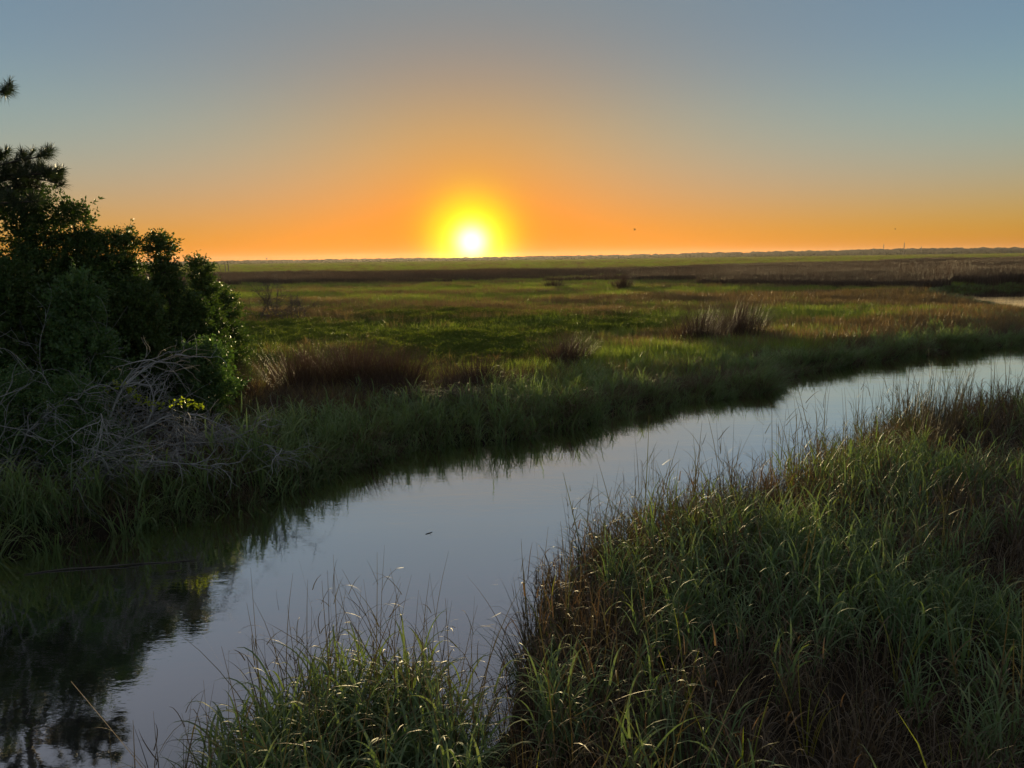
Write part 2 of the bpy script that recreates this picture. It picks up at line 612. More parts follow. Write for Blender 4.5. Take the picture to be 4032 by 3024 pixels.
gx = axis(-5200, -14, 26, 5200, 0.28, 1.09)
gy = axis(-5200, 2, 36, 5200, 0.28, 1.09)
X, Y = np.meshgrid(gx, gy)
PG = np.stack([X.ravel(), Y.ravel()], 1)
VG = np.column_stack([PG, ground_z(PG)])
nx, ny = len(gx), len(gy)
i = (np.arange(ny - 1)[:, None] * nx + np.arange(nx - 1)[None]).ravel()
FG = np.stack([i, i + 1, i + nx + 1, i + nx], 1)
ground = obj('ground', mesh_from('ground', VG, FG, ground_mat(), smooth=True))
tagit(ground, 'flat salt marsh ground running out to the horizon', 'ground', kind='structure')

wv = np.array([(-130, -45, 0), (150, -45, 0), (150, 115, 0), (-130, 115, 0)], float)
water = obj('water', mesh_from('water', wv, np.array([[0, 1, 2, 3]]), water_mat()))
tagit(water, 'calm blue grey tidal creek winding through the marsh', 'creek', kind='structure')


# ------------------------------------------------------------------ tufts for the stuff
def tuft_mesh(name, mat, n, radius, length, width, lean, bend, power=(1.5, 2.6), nseg=5, tint=(0, 1), seed=0, taper=1.0, twist=0.3):
    r = np.random.default_rng(seed)
    g = Geo()
    a = r.random(n) * 2 * math.pi
    rr = radius * np.sqrt(r.random(n))
    base = np.stack([rr * np.cos(a), rr * np.sin(a), np.full(n, -0.03)], 1)
    az = a + r.normal(0, 0.9, n)
    ribbons(g, base, az, np.radians(r.uniform(*lean, n)), np.radians(r.uniform(*bend, n)), r.uniform(*length, n), r.uniform(*width, n), nseg,
            r.uniform(*power, n), r.uniform(*tint, n), taper, twist, r)
    return g.mesh(name, mat)


def collection(name, meshes):
    c = bpy.data.collections.new(name)
    for k, me in enumerate(meshes):
        o = bpy.data.objects.new('%s_%02d' % (name, k), me)
        c.objects.link(o)
    return c


def scatter(name, label, cat, P, rotz, scale, idx, coll, tilt=0.06):
    """one stuff object: points with instances of the meshes of coll"""
    n = len(P)
    me = bpy.data.meshes.new(name)
    me.vertices.add(n)
    me.vertices.foreach_set('co', np.ascontiguousarray(P, np.float32).ravel())
    r = np.random.default_rng(n)
    rot = np.stack([r.normal(0, tilt, n), r.normal(0, tilt, n), rotz], 1)
    a = me.attributes.new('rot', 'FLOAT_VECTOR', 'POINT')
    a.data.foreach_set('vector', np.ascontiguousarray(rot, np.float32).ravel())
    if scale.ndim == 1:
        scale = np.repeat(scale[:, None], 3, 1)
    a = me.attributes.new('scl', 'FLOAT_VECTOR', 'POINT')
    a.data.foreach_set('vector', np.ascontiguousarray(scale, np.float32).ravel())
    a = me.attributes.new('idx', 'INT', 'POINT')
    a.data.foreach_set('value', np.ascontiguousarray(idx, np.int32))
    o = obj(name, me)
    tagit(o, label, cat, kind='stuff')
    ng = bpy.data.node_groups.new(name, 'GeometryNodeTree')
    ng.interface.new_socket('Geometry', in_out='INPUT', socket_type='NodeSocketGeometry')
    ng.interface.new_socket('Geometry', in_out='OUTPUT', socket_type='NodeSocketGeometry')
    gi, go = ng.nodes.new('NodeGroupInput'), ng.nodes.new('NodeGroupOutput')
    ip = ng.nodes.new('GeometryNodeInstanceOnPoints')
    ci = ng.nodes.new('GeometryNodeCollectionInfo')
    ci.inputs['Collection'].default_value = coll
    ci.inputs['Separate Children'].default_value = True
    ci.inputs['Reset Children'].default_value = True

    def na(nm, t):
        nd = ng.nodes.new('GeometryNodeInputNamedAttribute')
        nd.data_type = t
        nd.inputs['Name'].default_value = nm
        return next(s for s in nd.outputs if s.enabled and s.name == 'Attribute')
    L = ng.links.new
    L(gi.outputs[0], ip.inputs['Points'])
    L(ci.outputs[0], ip.inputs['Instance'])
    ip.inputs['Pick Instance'].default_value = True
    L(na('idx', 'INT'), ip.inputs['Instance Index'])
    L(na('rot', 'FLOAT_VECTOR'), ip.inputs['Rotation'])
    L(na('scl', 'FLOAT_VECTOR'), ip.inputs['Scale'])
    L(ip.outputs[0], go.inputs[0])
    md = o.modifiers.new('scatter', 'NODES')
    md.node_group = ng
    return o


def in_view(P, m=0.25):
    """ground points inside the view cone with a wide margin, so the place holds from a step aside"""
    c, s = math.cos(PITCH), math.sin(PITCH)
    z = P[:, 2] - CAM_H + 0.6
    dep = P[:, 1] * c - z * s
    u = P[:, 0] / np.maximum(dep, 0.3) * FPX / 4032
    v = (P[:, 1] * s + z * c) / np.maximum(dep, 0.3) * FPX / 3024
    return (dep > 0.3) & (np.abs(u) < 0.5 + m) & (v > -0.5 - m)


def cand(x0, x1, y0, y1, dens, r):
    n = int((x1 - x0) * (y1 - y0) * dens)
    return np.stack([r.uniform(x0, x1, n), r.uniform(y0, y1, n)], 1)


def finish(P2, sd):
    P = np.column_stack([P2, ground_z(P2, sd)])
    return P


def stemmed(g, base, n_stem, n_leaf, hgt, leaf_len, leaf_w, r, stem_tint=None, spread=0.09):
    """stems with leaves that rise from them and arch over"""
    for _ in range(n_stem):
        a = r.random() * 6.283
        b0 = np.asarray(base, float) + np.array([math.cos(a), math.sin(a), 0]) * spread * r.random()
        le, az = math.radians(r.uniform(2, 22)), r.random() * 6.283
        H = r.uniform(*hgt)
        d = np.array([math.cos(az) * math.sin(le), math.sin(az) * math.sin(le), math.cos(le)])
        tn = r.random()
        ribbons(g, b0[None], np.array([az]), np.array([le]), np.array([0.0]), np.array([H]), np.array([0.007]), 2, 1.0, np.array([0.3 * tn]), 0.4, 0.0, r)
        m = n_leaf
        hs_ = np.linspace(0.25, 1.0, m) + r.normal(0, 0.05, m)
        P0 = b0 + d * (H * hs_)[:, None]
        ribbons(g, P0, az + np.arange(m) * math.pi + r.normal(0, 0.9, m), np.radians(r.uniform(6, 34, m)), np.radians(r.uniform(70, 160, m)),
                r.uniform(*leaf_len, m), r.uniform(*leaf_w, m), 8, r.uniform(1.3, 3.2, m), np.clip(tn * 0.6 + r.random(m) * 0.4, 0, 1), 1.0, 0.2, r)


def stem_tuft(mat, n_stem, n_leaf, hgt, leaf_len, leaf_w, seed):
    r = np.random.default_rng(seed)
    g = Geo()
    stemmed(g, (0, 0, -0.03), n_stem, n_leaf, hgt, leaf_len, leaf_w, r)
    return g.mesh('t', mat)


# ---- near bank grass
near_meshes = []
for k in range(6):
    near_meshes.append(stem_tuft(G_LUSH, 5, 5, (0.4, 0.75), (0.3, 0.62), (0.011, 0.021), 500 + k))
for k in range(1):
    near_meshes.append(tuft_mesh('t', G_LUSH, 22, 0.14, (0.6, 1.1), (0.011, 0.022), (3, 30), (30, 150), power=(1.3, 6.0), seed=k, nseg=8))
for k in range(3):
    near_meshes.append(stem_tuft(G_BROWN, 5, 4, (0.35, 0.8), (0.2, 0.45), (0.007, 0.013), 520 + k))
for k in range(3):
    near_meshes.append(tuft_mesh('t', G_BROWN, 24, 0.15, (0.45, 1.0), (0.006, 0.013), (3, 40), (10, 140), power=(1.2, 6.0), seed=20 + k, nseg=7))
for k in range(3):
    near_meshes.append(tuft_mesh('t', G_YELLOW, 7, 0.07, (0.7, 1.15), (0.011, 0.019), (3, 20), (10, 55), seed=40 + k, nseg=5))
C_NEAR = collection('bank_tuft', near_meshes)
r = np.random.default_rng(11)


def near_bank(x0, x1, y0, y1, dens, smin):
    P2 = cand(x0, x1, y0, y1, dens, r)
    sd, dl, dr = creek_sd(P2)
    side = dr < dl
    k = (sd > -0.12) & side
    P2, sd = P2[k], sd[k]
    P = finish(P2, sd)
    v = in_view(P)
    return P[v], sd[v], smin


parts = [near_bank(-4, 16, 2.5, 13, 18, 1.0), near_bank(0, 34, 13, 32, 12, 1.1)]
P = np.concatenate([p[0] for p in parts])
sd = np.concatenate([p[1] for p in parts])
n = len(P)
f = noise2(P[:, 0] * 0.9, P[:, 1] * 0.9, 3.0) + r.normal(0, 0.45, n)
f = f - 0.6 * np.exp(-sd / 1.0) - 0.25 * sstep(3.5, 9, P[:, 0]) * sstep(10, 14, P[:, 1])
u = r.random(n)
idx = np.where(f > 0.08, r.integers(0, 7, n), r.integers(7, 13, n))
idx = np.where(u < 0.035, r.integers(13, 16, n), idx)
hgt = 0.95 + 0.25 * noise2(P[:, 0] * 0.6, P[:, 1] * 0.6, 6.0)
scl = hgt * r.uniform(0.75, 1.2, n)
# the foreground clump of lush grass is a thing of its own
clump = (P[:, 0] < -0.2) & (P[:, 1] < 6.6)
k = ~clump
scatter('bank_grass', 'dense arching green and brown grass covering the near bank', 'grass', P[k], r.random(k.sum()) * 6.283, scl[k], idx[k], C_NEAR)

# ---- tall reeds along the near water's edge
reed_meshes = []
for k in range(8):
    rr_ = np.random.default_rng(300 + k)
    g = Geo()
    m = 5
    a = rr_.random(m) * 6.283
    base = np.stack([0.12 * np.cos(a), 0.12 * np.sin(a), np.full(m, -0.05)], 1)
    ln = rr_.uniform(0.95, 1.8, m)
    le, be = np.radians(rr_.uniform(0, 15, m)), np.radians(rr_.uniform(0, 14, m))
    ribbons(g, base, a, le, be, ln, rr_.uniform(0.009, 0.016, m), 6, 1.5, rr_.random(m), 0.85, 0.1, rr_)
    # leaves leaving the stalks
    for q in range(m):
        for s in rr_.uniform(0.35, 0.85, 3):
            hp = base[q] + np.array([math.cos(a[q]) * math.sin(le[q]), math.sin(a[q]) * math.sin(le[q]), math.cos(le[q])]) * ln[q] * s
            ribbons(g, hp[None], rr_.random(1) * 6.283, np.radians(rr_.uniform(15, 50, 1)), np.radians(rr_.uniform(10, 95, 1)), rr_.uniform(0.2, 0.5, 1),
                    rr_.uniform(0.006, 0.01, 1), 5, 1.6, rr_.random(1), 1.0, 0.2, rr_)
    reed_meshes.append(g.mesh('t', G_REED))
C_REED = collection('reed_tuft', reed_meshes)
P2 = np.concatenate([cand(-1, 30, 4, 34, 10, r)])
sd, dl, dr = creek_sd(P2)
pr = np.where(sd < 1.3, 0.75, 0.08) * np.where(sd > -0.2, 1, 0)
pr *= 0.35 + 0.65 * (noise2(P2[:, 0] * 1.3, P2[:, 1] * 1.3, 9) > -0.1)
k = (dr < dl) & (r.random(len(P2)) < pr) & ~((P2[:, 0] < -0.15) & (P2[:, 1] < 6.6))
P = finish(P2[k], sd[k])
v = in_view(P)
P = P[v]
n = len(P)
scatter('reed_fringe', 'thin dark reed stalks standing above the near bank grass', 'reeds', P, r.random(n) * 6.283, r.uniform(0.65, 1.25, n), r.integers(0, 8, n), C_REED, 0.1)

# ---- far bank fringe: lush grass leaning over the water
far_meshes = []
for k in range(3):
    far_meshes.append(stem_tuft(G_BANK, 5, 5, (0.4, 0.8), (0.35, 0.65), (0.015, 0.026), 540 + k))
for k in range(3):
    far_meshes.append(tuft_mesh('t', G_BANK, 22, 0.16, (0.6, 1.15), (0.015, 0.027), (4, 30), (40, 140), seed=60 + k, nseg=6))
for k in range(4):
    far_meshes.append(tuft_mesh('t', G_BROWN, 28, 0.18, (0.5, 0.95), (0.007, 0.013), (4, 34), (15, 110), seed=80 + k, nseg=5))
for k in range(2):
    far_meshes.append(tuft_mesh('t', G_RUSH, 34, 0.2, (0.8, 1.3), (0.007, 0.012), (2, 20), (5, 45), seed=90 + k, nseg=4))
C_FAR = collection('far_tuft', far_meshes)
P2 = np.concatenate([cand(-15, 12, 9, 32, 11, r), cand(5, 34, 21, 50, 7, r), cand(28, 70, 38, 104, 2.2, r)])
sd, dl, dr = creek_sd(P2)
lim = np.where(P2[:, 0] < -2, 6.0, 5.0 + 0.1 * P2[:, 0])
k = (dl < dr) & (sd > -0.45) & (r.random(len(P2)) < sstep(1.15, 0.5, sd / lim))
P2, sd = P2[k], sd[k]
P = finish(P2, sd)
v = in_view(P)
P, sd = P[v], sd[v]
n = len(P)
f = noise2(P[:, 0] * 0.6, P[:, 1] * 0.6, 8.0) + r.normal(0, 0.35, n) + 0.75 * np.exp(-sd / 1.4) - 0.2
brown_zone = sstep(-9.5, -8, P[:, 0]) * sstep(2.5, 0.5, P[:, 0]) * sstep(1.6, 3.0, sd)
f -= 0.3 * sstep(-1, 5, P[:, 0])
idx = np.where(f > -0.1, r.integers(0, 6, n), r.integers(6, 10, n))
idx = np.where(r.random(n) < 0.6 * brown_zone, r.integers(10, 12, n), idx)
scl = (0.95 + 0.22 * noise2(P[:, 0] * 0.8, P[:, 1] * 0.8, 2.0)) * r.uniform(0.75, 1.15, n)
scl *= (1.0 + 0.3 * sstep(-3.0, -6.0, P[:, 0]) * sstep(2.5, 1.0, sd)) * (1 - 0.4 * sstep(40, 58, P[:, 1])) * (1 - 0.25 * sstep(0, 6, P[:, 0]))
scatter('far_bank_grass', 'lush grass leaning over the water along the far bank', 'grass', P, r.random(n) * 6.283, scl, idx, C_FAR, 0.12)

# ---- blades hanging over the water along the banks
hang = []
for k in range(7):
    q = np.random.default_rng(400 + k)
    g = Geo()
    m = 20
    base = np.stack([q.uniform(-0.12, 0.12, m), q.uniform(-0.16, 0.16, m), np.full(m, -0.04)], 1)
    ribbons(g, base, q.normal(0, 0.75, m), np.radians(q.uniform(10, 48, m)), np.radians(q.uniform(45, 105, m)), q.uniform(0.55, 1.05, m), q.uniform(0.011, 0.02, m), 6,
            q.uniform(1.2, 2.2, m), q.random(m) * 0.9, 1.0, 0.25, q)
    hang.append(g.mesh('t', G_BANK if k < 5 else G_BROWN))
C_HANG = collection('hang_tuft', hang)


def hang_points(L, step, lo, hi, sgn, rr_):
    out = []
    for a, c in zip(L[:-1], L[1:]):
        d = c - a
        ln = np.hypot(*d)
        nrm = np.array([-d[1], d[0]]) / ln * sgn            # towards the land
        m = max(int(ln / step), 1)
        t = rr_.random(m)
        off = rr_.uniform(lo, hi, m)
        p = a + t[:, None] * d + off[:, None] * nrm
        w = np.arctan2(-nrm[1], -nrm[0]) + rr_.normal(0, 0.5, m)
        out.append(np.column_stack([p, w]))
    return np.concatenate(out)


hp = hang_points(LEFT[3:34], 0.035, -0.3, 0.55, 1, r)
hp2 = hang_points(RIGHT[3:30], 0.09, -0.15, 0.4, -1, r)
for nm, lab, hh in (('overhanging_grass', 'drooping green blades hanging over the water from the far bank', hp),
                    ('edge_grass', 'drooping blades hanging over the water from the near bank', hp2)):
    P = finish(hh[:, :2], None)
    P[:, 2] = np.maximum(P[:, 2], -0.1)
    n = len(P)
    big = (1 - 0.35 * sstep(38, 55, P[:, 1])) * np.clip(0.85 + 0.5 * noise2(P[:, 0] * 1.1, P[:, 1] * 1.1, 12.0) + 0.25 * noise2(P[:, 0] * 3, P[:, 1] * 3, 2.0), 0.4, 1.3)
    gap = (P[:, 0] > -0.75) & (P[:, 0] < 0.3) & (P[:, 1] < 7.2)
    big = np.where(gap, big * 0.3, big)
    scatter(nm, lab, 'grass', P, hh[:, 2], r.uniform(0.6, 1.1, n) * big, r.integers(0, 7, n), C_HANG, 0.1)

# ---- meadow beyond the far bank
mead = []
for k in range(5):
    mead.append(tuft_mesh('t', G_MEADOW, 42, 0.34, (0.35, 0.65), (0.010, 0.018), (2, 26), (5, 70), seed=100 + k, nseg=3))
for k in range(4):
    mead.append(tuft_mesh('t', G_STRAW, 42, 0.34, (0.4, 0.75), (0.009, 0.016), (2, 22), (5, 60), seed=120 + k, nseg=3))
C_MEAD = collection('meadow_tuft', mead)


def cover_mask(P):
    """where the leafy ground cover grows"""
    x, y = P[:, 0], P[:, 1]
    az = x / y
    m = sstep(-0.42, -0.36, az) * sstep(0.10, -0.03, az) * sstep(25, 28, y) * sstep(62, 52, y)
    m = np.maximum(m, 0.8 * sstep(-0.05, 0.0, az) * sstep(0.24, 0.16, az) * sstep(40, 43, y) * sstep(58, 52, y))
    return np.clip(m + 0.35 * noise2(x * 0.35, y * 0.35, 5.0) * (m > 0.02), 0, 1)


PL, SL, IL = [], [], []
for (y0, y1, dens, s0) in ((15, 34, 9, 1.0), (34, 62, 4.5, 1.25), (62, 110, 1.6, 1.8), (110, 175, 0.6, 2.5), (175, 420, 0.14, 4.0), (420, 1300, 0.014, 8.0)):
    P2 = cand(-0.95 * y1, 0.95 * y1, y0, y1, dens, r)
    sd, dl, dr = creek_sd(P2)
    k = (dl < dr) & (sd > 2.0) & (np.abs(P2[:, 0]) < 0.92 * P2[:, 1])
    k &= r.random(len(P2)) > 0.75 * cover_mask(P2)
    P2, sd = P2[k], sd[k]
    P = finish(P2, sd)
    n = len(P)
    f = noise2(P[:, 0] * 0.12, P[:, 1] * 0.3, 7.0) + 0.5 * noise2(P[:, 0] * 0.5, P[:, 1] * 0.9, 1.0) + r.normal(0, 0.3, n)
    # tawny belts across the meadow
    f -= 0.9 * np.exp(-((P[:, 1] - 62 - 6 * np.sin(P[:, 0] * 0.05)) / 9.0) ** 2)
    f -= 0.8 * sstep(0.42, 0.6, P[:, 0] / P[:, 1]) * sstep(28, 36, P[:, 1]) * sstep(78, 60, P[:, 1])
    IL.append(np.where(f > -0.25, r.integers(0, 5, n), r.integers(5, 9, n)))
    sz = s0 * r.uniform(0.75, 1.2, n) * (1.0 + 0.25 * noise2(P[:, 0] * 0.25, P[:, 1] * 0.25, 3.0))
    SL.append(np.stack([sz, sz, sz / s0 ** 0.85], 1))
    PL.append(P)
P, S, I = np.concatenate(PL), np.concatenate(SL), np.concatenate(IL)
scatter('meadow_grass', 'sunlit green and tawny marsh grass across the open meadow', 'grass', P, r.random(len(P)) * 6.283, S, I, C_MEAD)

# ---- leafy ground cover
cov = []
for k in range(5):
    rr_ = np.random.default_rng(140 + k)
    g = Geo()
    n = 190
    a = rr_.random(n) * 6.283
    q = 0.4 * np.sqrt(rr_.random(n))
    h = rr_.uniform(0.12, 0.5, n) * (1 - 0.5 * q / 0.4)
    Pq = np.stack([q * np.cos(a), q * np.sin(a), h], 1)
    D = np.stack([np.cos(a) * 0.5, np.sin(a) * 0.5, rr_.uniform(0.2, 1.3, n)], 1) + rr_.normal(0, 0.35, (n, 3))
    leaves(g, Pq, D, rr_.uniform(0.05, 0.1, n), rr_.uniform(0.025, 0.045, n), rr_.random(n), rr_)
    n = 14
    a = rr_.random(n) * 6.283
    ribbons(g, np.stack([0.2 * np.cos(a), 0.2 * np.sin(a), np.zeros(n)], 1), a, np.radians(rr_.uniform(0, 25, n)), np.radians(rr_.uniform(0, 20, n)),
            rr_.uniform(0.3, 0.5, n), np.full(n, 0.008), 2, 1.0, rr_.random(n) * 0.3, 0.6, 0.1, rr_)
    cov.append(g.mesh('t', G_COVER))
C_COV = collection('cover_sprig', cov)
P2 = cand(-28, 16, 24, 64, 9, r)
sd = creek_sd(P2)[0]
k = (r.random(len(P2)) < cover_mask(P2) * 1.1) & (sd > 1)
P2, sd = P2[k], sd[k]
P = finish(P2, sd)
n = len(P)
hum = 0.9 + 0.3 * noise2(P[:, 0] * 0.3, P[:, 1] * 0.3, 2.5) + 0.2 * noise2(P[:, 0] * 0.9, P[:, 1] * 0.7, 5.5)
sz = r.uniform(0.8, 1.3, n)
scatter('ground_cover', 'low bright green leafy plants mounded beside the thicket', 'ground cover', P, r.random(n) * 6.283,
        np.stack([sz, sz, sz * hum], 1), r.integers(0, 5, n), C_COV)

# ---- brown rush belt
belt = []
for k in range(6):
    belt.append(tuft_mesh('t', G_RUSH, 70, 0.55, (0.8, 1.35), (0.016, 0.03), (0, 16), (0, 28), seed=160 + k, nseg=2))
C_BELT = collection('rush_tuft', belt)
PL, SL = [], []
for (y0, y1, dens, s0) in ((84, 150, 1.2, 1.15), (150, 300, 0.42, 1.7), (300, 520, 0.16, 2.4)):
    P2 = cand(-0.95 * y1, 0.95 * y1, y0, y1, dens, r)
    az = P2[:, 0] / P2[:, 1]
    sd, dl, dr = creek_sd(P2)
    y = P2[:, 1]
    edge = 128 - 30 * sstep(0.1, 0.6, az) + 12 * noise2(P2[:, 0] * 0.05, y * 0.02, 4.0) + 7 * noise2(P2[:, 0] * 0.17, y * 0.05, 2.0)
    end = 235 + 45 * noise2(P2[:, 0] * 0.02, 1.0, 2.0) + 15 * noise2(P2[:, 0] * 0.09, y * 0.03, 2.0) + 70 * sstep(0.0, 0.5, az)
    patch = noise2(P2[:, 0] * 0.035, y * 0.06, 6.0) + 0.5 * noise2(P2[:, 0] * 0.15, y * 0.2, 1.0)
    k = (np.abs(az) < 0.92) & (sd > 0.3) & (y > edge) & (y < end) & (patch > -0.55)
    # stray clumps in front of the belt
    k |= (np.abs(az) < 0.92) & (sd > 0.6) & (y > edge - 22) & (y < edge) & (patch > 0.75)
    P2, sd = P2[k], sd[k]
    P = finish(P2, sd)
    n = len(P)
    sz = s0 * r.uniform(0.8, 1.2, n)
    hz = (1.0 + 0.3 * noise2(P[:, 0] * 0.06, P[:, 1] * 0.06, 3.0) + 0.35 * sstep(0.5, 0.62, P[:, 0] / P[:, 1])) * r.uniform(0.85, 1.15, n) * s0 ** 0.25
    PL.append(P)
    SL.append(np.stack([sz, sz, hz], 1))
P, S = np.concatenate(PL), np.concatenate(SL)
n = len(P)
scatter('rush_belt', 'wide belt of dark reddish brown rushes across the middle distance', 'rushes', P, r.random(n) * 6.283, S, r.integers(0, 6, n), C_BELT)


# ------------------------------------------------------------------ rush tussocks (things)
def gz(x, y):
    return float(ground_z(np.array([[x, y]], float))[0])


TUSSOCK_GROUP = 'brown rush tussocks beyond the creek'


def tussock(x, y, h, rad, n, label, seed, lean_az=None, wid=0.012):
    rr_ = np.random.default_rng(seed)
    g = Geo()
    a = rr_.random(n) * 6.283
    q = rad * rr_.random(n) ** 0.7
    base = np.stack([q * np.cos(a) * 0.7, q * np.sin(a) * 0.7, np.full(n, -0.08)], 1)
    az = a + rr_.normal(0, 0.5, n)
    lean = np.radians(4 + 26 * q / rad + rr_.normal(0, 5, n))
    if lean_az is not None:
        w = rr_.random(n) < 0.45
        az = np.where(w, lean_az + rr_.normal(0, 0.35, n), az)
    ribbons(g, base, az, lean, np.radians(rr_.uniform(2, 38, n)), 1.15 * h * rr_.uniform(0.6, 1.08, n), np.full(n, wid), 4, 1.6, 0.62 * rr_.random(n) ** 1.3, 1.0, 0.1, rr_)
    o = obj('rush_tussock', g.mesh('rush_tussock', G_RUSH), None, (x, y, gz(x, y)))
    tagit(o, label, 'rush tussock', TUSSOCK_GROUP)
    return o


tussock(-6.3, 22.4, 1.75, 1.1, 1100, 'left one of the three tall brown rush tussocks below the bright green leafy patch', 1)
tussock(-4.9, 22.9, 1.9, 1.2, 1200, 'middle and tallest of the three brown rush tussocks below the bright green leafy patch', 2)
tussock(-3.5, 22.6, 1.6, 1.05, 1000, 'right one of the three brown rush tussocks below the bright green leafy patch', 3)
tussock(-7.9, 20.6, 1.45, 1.0, 800, 'dark brown rush tussock right beside the pale dead branches', 4)
tussock(-1.1, 22.9, 1.3, 0.95, 800, 'brown rush tussock straight below the sun, above the flattened mat', 5)
tussock(2.1, 28.4, 1.45, 1.15, 900, 'lone brown rush tussock between the mat and the big leaning clump', 6, 0.25)
tussock(9.0, 35.4, 1.85, 1.7, 1200, 'wide left half of the big leaning brown tussock pair in the meadow', 7, 0.3)
tussock(11.4, 36.9, 2.05, 1.5, 1200, 'taller right half of the big leaning brown tussock pair in the meadow', 8, 0.3)
tussock(14.4, 95.5, 1.7, 1.5, 500, 'small far tussock standing alone in front of the brown rush belt', 9, None, 0.03)
tussock(6.0, 104.0, 1.4, 1.6, 400, 'low far tussock just left of the lone one before the belt', 10, None, 0.03)

# flattened mat of dead reeds
rr_ = np.random.default_rng(50)
g = Geo()
n = 420
base = np.stack([rr_.uniform(-1.5, 0.6, n), rr_.uniform(-0.7, 0.7, n), rr_.uniform(0.25, 0.65, n)], 1)
ribbons(g, base, np.radians(-35) + rr_.normal(0, 0.3, n), np.radians(rr_.uniform(68, 88, n)), np.radians(rr_.uniform(5, 40, n)), rr_.uniform(0.7, 1.5, n),
        np.full(n, 0.013), 5, 1.5, rr_.uniform(0.3, 1.0, n), 0.9, 0.2, rr_)
o = obj('flattened_reed_mat', g.mesh('flattened_reed_mat', G_RUSH), None, (-1.9, 20.2, gz(-1.9, 20.2)))
tagit(o, 'flattened mat of dead brown reeds lying towards the far water edge', 'reed mat')


# ------------------------------------------------------------------ foreground grass clumps (things)
def fore_clump(name, label, poly_pts, n_t, hs, seed):
    rr_ = np.random.default_rng(seed)
    pts = np.array(poly_pts, float)
    cx, cy_ = pts.mean(0)
    x0, y0 = pts.min(0)
    x1, y1 = pts.max(0)
    P2 = []
    while len(P2) < n_t:
        q = np.array([[rr_.uniform(x0, x1), rr_.uniform(y0, y1)]])
        if inside(q, pts)[0]:
            P2.append(q[0])
    P2 = np.array(P2)
    Z = ground_z(P2)
    z0 = float(Z.min())
    root = empty(name, (cx, cy_, z0))
    tagit(root, label, 'grass clump')
    gb, gd, gs = Geo(), Geo(), Geo()
    for (x, y), z in zip(P2, Z):
        b0 = np.array([x - cx, y - cy_, z - z0 - 0.05])
        edge = rr_.random() < 0.2
        m = rr_.integers(9, 16)
        a = rr_.random(m) * 6.283
        base = b0 + np.stack([0.07 * np.cos(a), 0.07 * np.sin(a), np.zeros(m)], 1)
        if not edge:
            stemmed(gb, b0, 3, 5, (0.4 * hs, 0.85 * hs), (0.35 * hs, 0.7 * hs), (0.014, 0.027), rr_, spread=0.07)
        else:
            ribbons(gd, base, a, np.radians(rr_.uniform(3, 34, m)), np.radians(rr_.uniform(10, 110, m)), hs * rr_.uniform(0.5, 1.05, m), rr_.uniform(0.006, 0.012, m), 7,
                    rr_.uniform(1.4, 2.8, m), rr_.random(m), 1.0, 0.25, rr_)
        if rr_.random() < 0.2:
            m = rr_.integers(2, 5)
            a = math.pi * 0.6 + rr_.normal(0, 1.0, m)
            base = b0 + np.stack([0.05 * np.cos(a), 0.05 * np.sin(a), np.zeros(m)], 1)
            ln = hs * rr_.uniform(1.15, 1.95, m)
            le = np.radians(rr_.uniform(3, 26, m))
            ribbons(gs, base, a, le, np.radians(rr_.uniform(0, 22, m)), ln, rr_.uniform(0.007, 0.012, m), 7, 1.6, rr_.random(m), 0.85, 0.1, rr_)
            for q in range(m):
                for s in rr_.uniform(0.4, 0.9, 2):
                    hp = base[q] + np.array([math.cos(a[q]) * math.sin(le[q]), math.sin(a[q]) * math.sin(le[q]), math.cos(le[q])]) * ln[q] * s
                    ribbons(gs, hp[None], rr_.random(1) * 6.283, np.radians(rr_.uniform(20, 60, 1)), np.radians(rr_.uniform(20, 120, 1)), rr_.uniform(0.2, 0.45, 1),
                            rr_.uniform(0.006, 0.009, 1), 5, 1.6, rr_.random(1), 1.0, 0.2, rr_)
    obj('green_blades', gb.mesh('green_blades', G_LUSH), root)['kind'] = 'stuff'
    obj('dry_blades', gd.mesh('dry_blades', G_BROWN), root)['kind'] = 'stuff'
    obj('stalks', gs.mesh('stalks', G_REED), root)['kind'] = 'stuff'
    return root


fore_clump('grass_clump', 'lush foreground grass clump at the water edge with tall brown stalks',
           [(-2.35, 5.25), (-1.7, 6.1), (-0.8, 6.25), (-0.36, 6.0), (-0.28, 4.8), (-0.3, 3.4), (-1.9, 3.4), (-2.2, 4.4)], 300, 0.92, 71)
fore_clump('grass_clump', 'small low clump of drooping grass at the bottom edge over dark water',
           [(-2.85, 4.2), (-2.55, 4.75), (-2.3, 4.6), (-2.3, 3.8), (-2.8, 3.6)], 34, 0.62, 72)


# ------------------------------------------------------------------ shrubs, pine, dead bushes
def wander(p, d, length, nseg, jit, grav, rr_):
    pts = [np.array(p, float)]
    d = np.array(d, float)
    d /= np.linalg.norm(d)
    for _ in range(nseg):
        d = d + rr_.normal(0, jit, 3) + np.array([0, 0, grav])
        d /= np.linalg.norm(d)
        pts.append(pts[-1] + d * length / nseg)
    return np.array(pts), d


